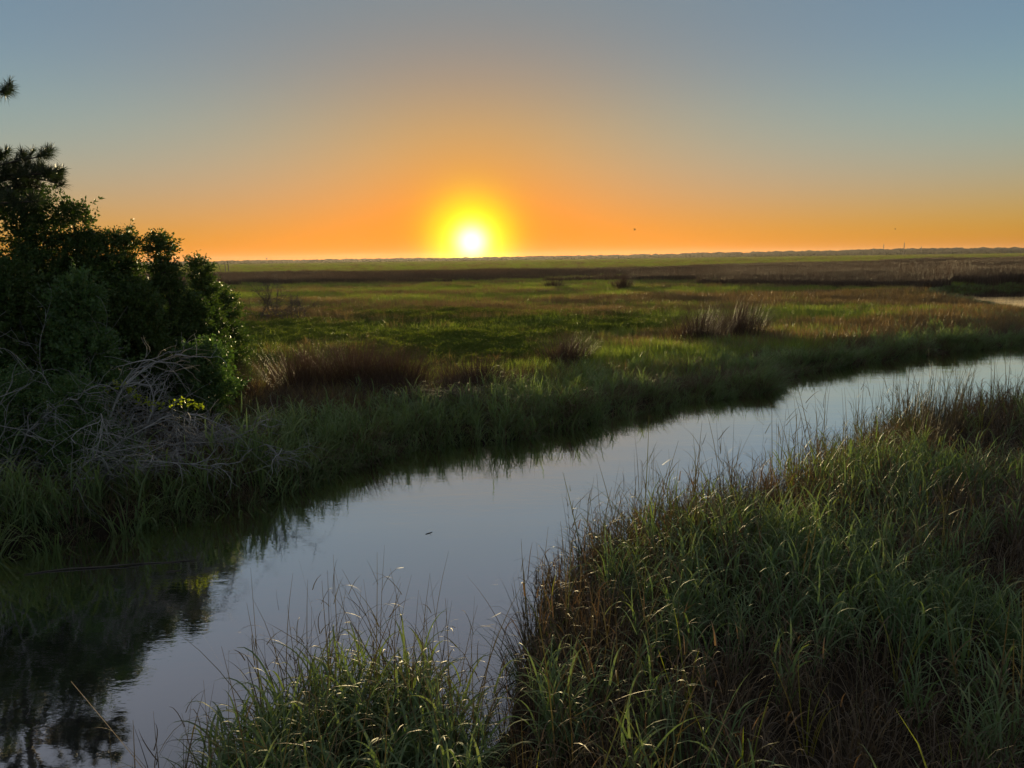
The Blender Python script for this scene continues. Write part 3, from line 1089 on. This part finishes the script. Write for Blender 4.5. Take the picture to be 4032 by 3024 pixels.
def shrub(label, x, y, top, rad, n_lobes, clumps, seed, mat=LEAF_DARK, z_low=0.7, leaf=(0.06, 0.105), name='shrub', group='dark leafy shrubs of the thicket', ragged=0.3):
    rr_ = np.random.default_rng(seed)
    z0 = gz(x, y)
    root = empty(name, (x, y, z0))
    tagit(root, label, 'shrub', group)
    H = top - z0
    gw, gl = Geo(), Geo()
    lobes = []
    for k in range(n_lobes):
        t = (k + 0.5) / n_lobes
        zc = z_low + (H - z_low) * (0.12 + 0.76 * t)
        a = rr_.random() * 6.283 + k * 2.4
        off = rad * (0.55 - 0.42 * t) * rr_.uniform(0.6, 1.2)
        s = rad * (0.72 - 0.3 * t) * rr_.uniform(0.85, 1.15)
        lobes.append((np.array([off * math.cos(a), off * math.sin(a), zc]), np.array([s, s, s * rr_.uniform(0.75, 1.0)])))
    lobes.append((np.array([0, 0, H - rad * 0.33]), np.array([rad * 0.42, rad * 0.42, rad * 0.4])))
    # stems
    for c, s in lobes:
        b0 = np.array([rr_.normal(0, 0.12), rr_.normal(0, 0.12), -0.1])
        mid = (b0 + c) / 2 + rr_.normal(0, 0.15, 3)
        tt = np.linspace(0, 1, 7)[:, None]
        path = (1 - tt) ** 2 * b0 + 2 * tt * (1 - tt) * mid + tt ** 2 * c
        tube(gw, path, np.linspace(0.055, 0.016, 7), 5, rr_.random())
        for _ in range(5):
            d = rr_.normal(size=3) + np.array([0, 0, 0.5])
            pth, _d = wander(c, d, float(s.mean()) * 0.95, 4, 0.2, 0.03, rr_)
            tube(gw, pth, np.linspace(0.014, 0.004, 5), 3, rr_.random())
    # leaf sprays through the crown
    vol = np.array([s.prod() ** (2 / 3) for _, s in lobes])
    cnt = np.maximum((1.6 * clumps * vol / vol.sum()).astype(int), 20)
    for (c, s), m in zip(lobes, cnt):
        u = rr_.normal(size=(m, 3))
        u[:, 2] += 0.25
        u /= np.linalg.norm(u, axis=1)[:, None]
        bump = 1 + 0.22 * np.sin(u[:, 0] * 5 + seed) * np.sin(u[:, 1] * 6 + 1) + 0.15 * np.sin(u[:, 2] * 9 + u[:, 0] * 7)
        q = rr_.random(m) ** 0.45 * bump * (1 + ragged * (rr_.random(m) < 0.12))
        P0 = c + u * s * q[:, None]
        D0 = u + np.array([0, 0, 0.55]) + rr_.normal(0, 0.25, (m, 3))
        D0 /= np.linalg.norm(D0, axis=1)[:, None]
        tn = np.clip(rr_.random(m) * 0.8 + 0.1, 0, 1)
        nl = 17
        st = rr_.random((m, nl)) * rr_.uniform(0.16, 0.36, m)[:, None]
        Pl = P0[:, None] + D0[:, None] * st[:, :, None] + rr_.normal(0, 0.025, (m, nl, 3))
        Dl = D0[:, None] * 0.7 + rr_.normal(0, 0.65, (m, nl, 3))
        Pl = Pl.reshape(-1, 3)
        ok = Pl[:, 2] > 0.05
        leaves(gl, Pl[ok], Dl.reshape(-1, 3)[ok], rr_.uniform(*leaf, m * nl)[ok], rr_.uniform(leaf[0] * 0.4, leaf[1] * 0.48, m * nl)[ok],
               np.clip(np.repeat(tn, nl)[ok] + rr_.normal(0, 0.12, ok.sum()), 0, 1), rr_)
    obj('stems', gw.mesh('stems', BARK), root)
    obj('crown', gl.mesh('crown', mat), root)['kind'] = 'stuff'
    return root


shrub('big dark shrub cut by the left picture edge below the pine bough', -11.5, 15.6, 6.2, 1.4, 7, 1500, 101)
shrub('tallest dark leafy shrub of the thicket, directly under the pine bough', -10.6, 16.6, 6.2, 1.25, 8, 1900, 102)
shrub('slim shrub with an airy top rising right of the pine bough', -9.85, 17.1, 5.7, 0.7, 6, 800, 103, ragged=0.6)
shrub('rounded dark shrub stepping down right of the airy topped one', -9.7, 17.6, 5.05, 0.7, 6, 900, 104)
shrub('ragged topped dark shrub in the middle of the thicket skyline', -9.35, 18.2, 5.1, 0.66, 6, 950, 105, ragged=0.5)
shrub('upright shrub with a lacy crown against the orange sky, left of the last low one', -8.65, 18.6, 5.0, 0.6, 6, 800, 106, ragged=0.6)
shrub('low shrub at the right end of the thicket skyline near the distant snags', -8.45, 20.4, 4.45, 0.56, 6, 800, 107, ragged=0.5)
shrub('low broad shrub ending the thicket on the right beside the bright leafy patch', -8.85, 22.6, 3.65, 0.85, 6, 1000, 108, z_low=0.3)
shrub('paler green bush in front of the dark thicket, above the dead branches', -8.7, 15.0, 4.15, 0.8, 6, 900, 109, LEAF_SOFT)
shrub('dark shrub low at the left picture edge behind the bare grey branches', -10.2, 15.0, 4.5, 1.15, 6, 1200, 110, z_low=0.3)
shrub('dark bush filling the thicket behind the dead bush with curving branches', -8.6, 17.0, 3.9, 0.95, 6, 1200, 111, z_low=0.3)
shrub('dark bush low behind the dead bush, towards the right of the thicket', -8.35, 19.3, 3.6, 0.85, 6, 1000, 112, z_low=0.2)
shrub('feathery low green bush tangled among the pale dead branches', -8.1, 13.5, 2.3, 0.95, 5, 800, 113, LEAF_SOFT, 0.2, (0.04, 0.07))
shrub('low feathery bush at the left picture edge under the dead branches', -9.3, 13.7, 2.4, 0.95, 5, 800, 114, LEAF_SOFT, 0.2, (0.04, 0.07))
shrub('low sunlit bush at the foot of the thicket beside the dead bush', -7.3, 17.3, 2.5, 0.8, 5, 700, 115, LEAF_SOFT, 0.2)


def pine(x, y, height, seed):
    rr_ = np.random.default_rng(seed)
    z0 = gz(x, y)
    root = empty('pine_tree', (x, y, z0))
    tagit(root, 'pine tree with long needle tufts reaching in from the left picture edge', 'pine tree')
    gt = Geo()
    zz = np.linspace(-0.1, height, 14)
    path = np.stack([0.12 * np.sin(zz * 0.5), 0.1 * np.sin(zz * 0.7 + 1), zz], 1)
    tube(gt, path, np.linspace(0.17, 0.03, 14), 9, 0.5)
    # boughs: (height, azimuth deg, length)
    boughs = [(5.85, -6, 2.2), (6.1, 12, 2.0), (5.85, 26, 1.9), (6.2, -25, 1.5), (7.55, 3, 1.3), (7.7, -22, 1.25), (6.6, 160, 1.4), (5.6, 200, 1.5),
              (7.6, 120, 1.0), (8.3, 60, 0.7), (8.5, -80, 0.7), (5.5, -12, 1.9), (5.6, 8, 1.5), (6.0, 0, 2.1), (6.2, -95, 1.3), (6.3, 80, 1.2), (4.9, 250, 1.3), (8.7, 0, 0.35)]

    def tuft(gb, gn, p, d, m=85):
        d = d / np.linalg.norm(d)
        u = rr_.normal(size=(m, 3))
        u /= np.linalg.norm(u, axis=1)[:, None]
        D = u + d * rr_.uniform(0.3, 1.4, m)[:, None]
        D /= np.linalg.norm(D, axis=1)[:, None]
        B = p - d * rr_.random(m)[:, None] * 0.16
        Ln = rr_.uniform(0.15, 0.24, m)
        S = np.cross(D, rr_.normal(size=(m, 3)))
        S /= np.linalg.norm(S, axis=1)[:, None]
        w = 0.0035
        M = B + D * Ln[:, None] * 0.55
        T = B + D * Ln[:, None] + np.array([0, 0, -0.025])
        V = np.stack([B - S * w, B + S * w, M + S * w, M - S * w, T], 1).reshape(-1, 3)
        k = np.arange(m)[:, None] * 5
        tn = rr_.random(m)
        gn.add(V, k + np.array([[0, 1, 2, 3]]), np.repeat(tn, 5), 0.5)
        gn.F.setdefault(3, []).append(k + np.array([[3, 2, 4]]) + gn.n - len(V))
        # the upright shoot in the middle of the tuft
        tube(gb, np.array([p, p + d * 0.05 + np.array([0, 0, 0.1])]), np.array([0.011, 0.004]), 4, 0.8)

    for (h, azd, ln) in boughs:
        gb, gn = Geo(), Geo()
        a = math.radians(azd)
        p0 = np.array([np.interp(h, zz, path[:, 0]), np.interp(h, zz, path[:, 1]), h])
        pts, d = wander(p0, (math.cos(a), math.sin(a), 0.12), ln, 7, 0.09, 0.03, rr_)
        tube(gb, pts, np.linspace(0.035, 0.012, 8), 5, 0.5)
        tuft(gb, gn, pts[-1], d + np.array([0, 0, 0.5]))
        for t in np.linspace(0.38, 0.97, int(4 + ln * 4)):
            q = pts[min(7, int(t * 7))]
            sa = a + rr_.choice([-1, 1]) * rr_.uniform(0.4, 1.2)
            sp, sdv = wander(q, (math.cos(sa), math.sin(sa), rr_.uniform(-0.1, 0.6)), rr_.uniform(0.22, 0.55) * (1.2 - 0.5 * t), 4, 0.12, 0.06, rr_)
            tube(gb, sp, np.linspace(0.014, 0.007, 5), 4, 0.5)
            tuft(gb, gn, sp[-1], sdv + np.array([0, 0, 0.6]))
            if rr_.random() < 0.5:
                tuft(gb, gn, sp[2], sdv + np.array([0, 0, 0.8]), 50)
        bo = obj('bough', gb.mesh('bough', BARK), root)
        nd = obj('needles', gn.mesh('needles', NEEDLE), bo)
        nd['kind'] = 'stuff'
    obj('trunk', gt.mesh('trunk', BARK, True), root)
    return root


pine(-11.3, 15.6, 9.3, 201)


def dead_bush(label, x, y, top, spread, n_main, seed, lean=(0, 0), mat=DEADWOOD, name='dead_bush', twig=1.0, group='bare grey dead bushes on the far bank', droop=-0.06):
    rr_ = np.random.default_rng(seed)
    z0 = gz(x, y)
    root = empty(name, (x, y, z0))
    tagit(root, label, 'dead bush', group)
    H = top - z0
    for k in range(n_main):
        gm, gt = Geo(), Geo()
        a = 6.283 * k / n_main + rr_.normal(0, 0.4)
        out = rr_.uniform(0.35, 1.0)
        d = np.array([math.cos(a) * out * 1.2 + lean[0], math.sin(a) * out * 0.7 + lean[1], rr_.uniform(0.9, 1.6)])
        ln = math.hypot(H, spread) * rr_.uniform(0.62, 0.95)
        pts, dd = wander((rr_.normal(0, 0.22 * spread), rr_.normal(0, 0.14 * spread), -0.1), d, ln, 9, 0.17, droop * 1.15, rr_)
        over = pts[:, 2].max() / H
        if over > 1:
            pts[:, 2] /= over
        pts[4:, 2] = np.maximum(pts[4:, 2], 0.55 + 0.15 * rr_.random(len(pts) - 4))
        r0 = rr_.uniform(0.018, 0.042)
        tn = rr_.uniform(0.2, 1.0)
        tube(gm, pts, np.linspace(r0, 0.005, 10), 5, tn)
        for i1 in range(2, 10):
            for _ in range(rr_.integers(1, 4)):
                d1 = (pts[min(i1 + 1, 9)] - pts[i1 - 1])
                d1 = d1 / np.linalg.norm(d1) + rr_.normal(0, 0.6, 3)
                l1 = ln * rr_.uniform(0.15, 0.36)
                p1, _d = wander(pts[i1], d1, l1, 6, 0.22, droop, rr_)
                p1[:, 2] = np.maximum(p1[:, 2], np.minimum(p1[0, 2], 0.4 + 0.2 * rr_.random(7)))
                tube(gm, p1, np.linspace(r0 * 0.4, 0.0042, 7), 4, np.clip(tn + rr_.normal(0, 0.2), 0, 1))
                for i2 in range(1, 7):
                    for _ in range(int(rr_.integers(1, 3) * twig + 0.5)):
                        d2 = (p1[min(i2 + 1, 6)] - p1[i2 - 1])
                        d2 = d2 / (np.linalg.norm(d2) + 1e-6) + rr_.normal(0, 0.6, 3)
                        p2, _d = wander(p1[i2], d2, l1 * rr_.uniform(0.25, 0.7), 4, 0.24, droop, rr_)
                        tube(gt, p2, np.linspace(0.005, 0.0026, 5), 3, np.clip(tn + rr_.normal(0, 0.25), 0, 1))
        limb = obj('limb', gm.mesh('limb', mat, True), root)
        tw = obj('twigs', gt.mesh('twigs', mat), limb)
        tw['kind'] = 'stuff'
    return root


dead_bush('large tangle of pale dead branches in front of the feathery bush', -8.0, 13.3, 3.45, 2.0, 8, 311, droop=-0.08, twig=0.7)
dead_bush('tangle of bare grey branches reaching past the left picture edge', -9.2, 13.1, 3.5, 1.8, 8, 312, droop=-0.08, twig=0.7)
dead_bush('tall dead bush with curving bare branches against the dark thicket', -7.55, 14.9, 4.1, 0.9, 7, 327, droop=-0.08)
dead_bush('low brittle dead bush at the right end, beside the brown rushes', -7.0, 15.2, 2.2, 0.7, 6, 304, droop=-0.1)
dead_bush('low heap of drooping dead twigs just above the green bank grass', -7.3, 14.0, 2.3, 1.1, 5, 305, droop=-0.12)
dead_bush('small pale dead branch hanging down at the left edge above the grass', -8.5, 12.3, 2.2, 0.8, 5, 306, droop=-0.12)
dead_bush('brown leafless shrub standing out in the meadow right of the thicket', -17.6, 53.0, 3.0, 2.6, 9, 307, mat=DEADBROWN, name='bare_shrub', group='', droop=0.0)
dead_bush('smaller brown leafless shrub low in the meadow beside the bigger bare one', -14.6, 50.0, 1.9, 2.0, 8, 308, mat=DEADBROWN, name='bare_shrub', group='', droop=0.0)

# yellow green vine lit by the sun
rr_ = np.random.default_rng(60)
root = empty('vine', (-6.9, 14.0, gz(-6.9, 14.0)))
tagit(root, 'bright yellow green leafy vine strung along the dead branches', 'vine')
g1, g2 = Geo(), Geo()
ctrl = np.array([(-0.9, -0.1, 1.85), (-0.55, 0, 1.95), (-0.35, 0, 1.72), (-0.1, -0.05, 1.55), (0.25, -0.1, 1.52), (0.62, 0, 1.58), (0.85, 0.1, 1.45)])
t = np.linspace(0, 6, 40)
path = np.stack([np.interp(t, range(7), ctrl[:, q]) for q in range(3)], 1) + rr_.normal(0, 0.012, (40, 3))
tube(g1, path, 0.005, 4, 0.5)
tube(g1, np.array([(-0.9, -0.1, 1.85), (-0.95, 0, 1.0), (-0.8, 0.1, -0.05)]), 0.005, 4, 0.5)
m = 210
q = rr_.integers(0, 40, m)
leaves(g2, path[q] + rr_.normal(0, 0.035, (m, 3)), rr_.normal(0, 1, (m, 3)), rr_.uniform(0.05, 0.085, m), rr_.uniform(0.035, 0.06, m), rr_.random(m), rr_)
obj('stem', g1.mesh('stem', BARK), root)
obj('leaves', g2.mesh('leaves', LEAF_VINE), root)


# ------------------------------------------------------------------ small things on the creek
def floating(name, label, cat, x, y, az, ln, rad, seed):
    rr_ = np.random.default_rng(seed)
    g = Geo()
    d = np.array([math.cos(az), math.sin(az), 0.0])
    s = np.linspace(-0.5, 0.5, 8)[:, None]
    pth = s * ln * d + rr_.normal(0, ln * 0.012, (8, 3))
    pth[:, 2] = np.abs(pth[:, 2]) * 0.5 + rad * 0.35
    tube(g, pth, rad * np.array([.5, .9, 1, 1, 1, .9, .8, .4]), 6, 0.2)
    tube(g, np.array([pth[4], pth[4] + d * ln * 0.12 + np.array([0.03, -0.05, 0.03])]), np.array([rad * 0.5, rad * 0.2]), 4, 0.2)
    o = obj(name, g.mesh(name, BARK, True), None, (x, y, 0.0))
    tagit(o, label, cat)
    return o


floating('floating_stick', 'short dark stick floating alone in the middle of the creek', 'stick', -1.42, 11.75, 0.75, 0.14, 0.008, 1)
floating('floating_twig', 'pale twig floating in the dark reflection near the left bank', 'twig', -5.05, 10.35, 0.25, 0.2, 0.01, 2)
floating('floating_branch', 'long thin branch floating across the dark reflection at far left', 'branch', -6.1, 10.55, 0.16, 2.4, 0.012, 3)


# ------------------------------------------------------------------ birds
def bird(label, x, y, z, span, head, seed):
    g = Geo()
    s = np.linspace(-1, 1, 9)
    body = np.stack([s * span * 0.2, np.zeros(9), 0.015 * span * np.sin(s * 2)], 1)
    tube(g, body, span * np.array([0.004, 0.02, 0.04, 0.05, 0.052, 0.045, 0.03, 0.033, 0.006]), 8, 0.5)
    for sg in (-1, 1):
        w = np.linspace(0, 1, 6)
        y_ = sg * (0.03 + w * 0.47) * span
        z_ = span * (0.03 + 0.24 * np.sin(w * 2.2) - 0.02 * w)
        lead = span * (0.09 - 0.10 * w ** 2)
        trail = lead - span * (0.16 * (1 - w ** 2.5) + 0.01)
        top = np.stack([np.stack([lead, y_, z_], 1), np.stack([trail, y_, z_ - 0.01 * span], 1)], 1).reshape(-1, 3)
        bot = top - np.array([0, 0, 0.008 * span])
        V = np.concatenate([top, bot])
        F = []
        for i_ in range(5):
            a = i_ * 2
            F += [[a, a + 1, a + 3, a + 2], [a + 12, a + 14, a + 15, a + 13], [a, a + 2, a + 14, a + 12], [a + 1, a + 13, a + 15, a + 3]]
        F.append([10, 11, 23, 22])
        g.add(V, np.array(F), 0.5, 0.5)
    tl = np.array([(-0.16, -0.02, 0), (-0.16, 0.02, 0), (-0.3, 0.06, 0.0), (-0.3, -0.06, 0.0), (-0.16, -0.02, -.01), (-0.16, 0.02, -.01), (-0.3, 0.06, -.01), (-0.3, -0.06, -.01)]) * span
    g.add(tl, np.array([[0, 1, 2, 3], [4, 7, 6, 5], [0, 3, 7, 4], [1, 5, 6, 2], [2, 6, 7, 3]]), 0.5, 0.5)
    o = obj('bird', g.mesh('bird', FEATHER, True), None, (x, y, z))
    o.rotation_euler = (0.15, 0, head)
    tagit(o, label, 'bird', 'birds flying over the marsh')
    return o


bird('larger dark bird gliding right of the sun above the horizon', 18.2, 110, 8.35, 0.75, 0.3, 1)
bird('tiny far bird in the sky at right above the distant masts', 93, 182, 10.2, 0.8, 2.4, 2)


# ------------------------------------------------------------------ distant snags
def snag(label, x, y, h, rad, lean, n_br, seed):
    rr_ = np.random.default_rng(seed)
    z0 = gz(x, y)
    root = empty('dead_snag', (x, y, z0))
    tagit(root, label, 'dead tree', 'dead snags far out in the marsh')
    g1 = Geo()
    zz = np.linspace(-0.2, h, 8)
    path = np.stack([lean * zz + 0.1 * np.sin(zz), 0 * zz, zz], 1)
    tube(g1, path, np.linspace(rad, rad * 0.7, 8), 7, 0.5)
    obj('trunk', g1.mesh('trunk', SNAG, True), root)
    if n_br:
        g2 = Geo()
        for k in range(n_br):
            t = rr_.uniform(0.35, 1.0)
            p0 = path[int(t * 7)]
            sx_ = -1 if rr_.random() < 0.65 else 1
            pts, _d = wander(p0, (sx_, rr_.normal(0, .3), rr_.uniform(0.1, 1.2)), h * rr_.uniform(0.15, 0.4), 5, 0.15, 0.02, rr_)
            tube(g2, pts, np.linspace(rad * 0.5, rad * 0.2, 6), 4, 0.5)
        obj('branches', g2.mesh('branches', SNAG), root)
    return root


DS = 300.0
snag('thin leaning dead snag with side branches, leftmost of the far three', -116.0, DS, 4.0, 0.12, -0.28, 7, 1)
snag('bare upright dead trunk in the middle of the far three snags', -114.6, DS + 1, 4.0, 0.22, 0.02, 0, 2)
snag('bare upright dead trunk, rightmost and tallest of the far three snags', -112.9, DS, 4.4, 0.24, 0.0, 1, 3)

# low brush at their feet
# ------------------------------------------------------------------ distant woods
rr_ = np.random.default_rng(90)
g = Geo()


def blob_rows(x0, x1, yfun, hfun, n, seed):
    q = np.random.default_rng(seed)
    lat = [(-1.3, 1.0), (0.15, 1.05), (0.7, 0.7)]
    for k in range(n):
        x = q.uniform(x0, x1)
        y = yfun(x) + q.uniform(-40, 40)
        h = hfun(x) * q.uniform(0.72, 1.08)
        rx = h * q.uniform(0.5, 1.7)
        zc = h * 0.52
        ns = 8
        V = []
        for ph, rr2 in lat:
            a = np.arange(ns) * 6.283 / ns + q.random()
            rad = rx * rr2 * q.uniform(0.8, 1.2, ns)
            V.append(np.stack([x + rad * np.cos(a), y + 0.6 * rad * np.sin(a), np.maximum(zc + ph * h * 0.5 * q.uniform(0.85, 1.1, ns), 0.2)], 1))
        V = np.concatenate(V + [[[x, y, h * q.uniform(0.96, 1.1)]]])
        j = np.arange(ns)
        j2 = (j + 1) % ns
        F4 = np.concatenate([np.stack([i_ * ns + j, i_ * ns + j2, (i_ + 1) * ns + j2, (i_ + 1) * ns + j], 1) for i_ in range(2)])
        nn = g.n
        g.add(V, F4, 0.5, 0.5)
        g.F.setdefault(3, []).append(np.stack([2 * ns + j, 2 * ns + j2, np.full(ns, 3 * ns)], 1) + nn)


def wood_y(x):
    return 3300 - 0.32 * np.abs(x + 300) * (x > -300) - 0.1 * np.abs(x + 300) * (x <= -300)


blob_rows(-3400, 3600, wood_y, lambda x: 11 + 7.5 * sstep(0, 1500, np.array(x)) + 2 * math.sin(x * 0.01), 2200, 1)
blob_rows(-3400, 3600, lambda x: wood_y(x) + 120, lambda x: 13 + 7 * sstep(0, 1500, np.array(x)), 900, 2)
blob_rows(700, 3300, lambda x: wood_y(x) - 500, lambda x: 10.0, 500, 3)
woods = obj('distant_woods', g.mesh('distant_woods', WOODS))
tagit(woods, 'hazy low line of woods along the whole horizon', 'woods', kind='stuff')


# ------------------------------------------------------------------ masts and water tower far away
def mast(label, x, y, h, wid, seed):
    g = Geo()
    z0 = gz(x, y)
    for k in range(3):
        a = k * 2.094
        o3 = np.array([math.cos(a), math.sin(a), 0]) * wid
        tube(g, np.array([o3 + (0, 0, -0.5), o3 * 0.6 + (0, 0, h)]), wid * 0.28, 4, 0.5)
    for z in np.arange(2, h - 1, wid * 3):
        for k in range(3):
            a, c = k * 2.094, (k + 1) * 2.094
            f0, f1 = 1 - 0.4 * z / h, 1 - 0.4 * (z + wid * 2) / h
            tube(g, np.array([[math.cos(a) * wid * f0, math.sin(a) * wid * f0, z], [math.cos(c) * wid * f1, math.sin(c) * wid * f1, z + wid * 2]]), wid * 0.13, 3, 0.5)
    root = empty('radio_mast', (x, y, z0))
    obj('lattice', g.mesh('lattice', STEEL), root)
    g2 = Geo()
    tube(g2, np.array([[0, 0, h - 0.2], [0, 0, h * 1.1]]), wid * 0.22, 5, 0.5)
    obj('antenna', g2.mesh('antenna', STEEL), root)
    tagit(root, label, 'mast', 'thin masts above the distant woods')
    return root


MY = 2500.0
for lab, px, h in (('short mast left of the tall pair above the distant woods', 1208, 21), ('second tallest mast, just left of the tallest on the skyline', 1238, 33),
                   ('tallest mast on the distant skyline at right', 1297, 37), ('stubby mast right of the tallest one on the skyline', 1347, 23),
                   ('lone thin mast well right of the group on the skyline', 1957, 32)):
    mast(lab, px * MY / 2500.0, MY - 0.28 * (px - 1200), h, 1.5, 1)
mast('faint mast at the far right of the wooded skyline', 2520, 2330, 32, 1.5, 1)

g = Geo()
zt = 16.0
for k in range(4):
    a = k * 1.5708 + 0.78
    tube(g, np.array([[3.2 * math.cos(a), 3.2 * math.sin(a), -0.5], [2.6 * math.cos(a), 2.6 * math.sin(a), zt]]), 0.3, 5, 0.5)
xw, yw = -990.0, 3050.0
root = empty('water_tower', (xw, yw, gz(xw, yw)))
tagit(root, 'tiny water tower on the horizon left of the sun', 'water tower')
obj('legs', g.mesh('legs', STEEL), root)
g = Geo()
zs = np.array([-0.2, 0.2, 1.0, 2.2, 3.4, 4.2, 4.6])
tube(g, np.stack([0 * zs, 0 * zs, zt + zs], 1), np.array([0.3, 2.2, 3.8, 4.4, 3.6, 2.0, 0.2]), 14, 0.5)
obj('tank', g.mesh('tank', STEEL, True), root)


# ------------------------------------------------------------------ haze
def haze():
    m = bpy.data.materials.new('haze_air')
    m.use_nodes = True
    b = NB(m.node_tree)
    out = b.n('ShaderNodeOutputMaterial')
    v = b.n('ShaderNodeVolumePrincipled')
    v.inputs['Color'].default_value = (0.95, 0.86, 0.76, 1)
    v.inputs['Density'].default_value = 0.00003
    v.inputs['Anisotropy'].default_value = 0.5
    b.link(v.outputs[0], out.inputs['Volume'])
    s, z0, z1 = 5600.0, -3.0, 42.0
    V = np.array([(x, y, z) for z in (z0, z1) for (x, y) in ((-s, -s), (s, -s), (s, s), (-s, s))], float)
    F = np.array([[0, 3, 2, 1], [4, 5, 6, 7], [0, 1, 5, 4], [1, 2, 6, 5], [2, 3, 7, 6], [3, 0, 4, 7]])
    o = obj('haze', mesh_from('haze', V, F, m))
    tagit(o, 'thin warm evening haze lying over the whole marsh', 'haze', kind='stuff')


haze()
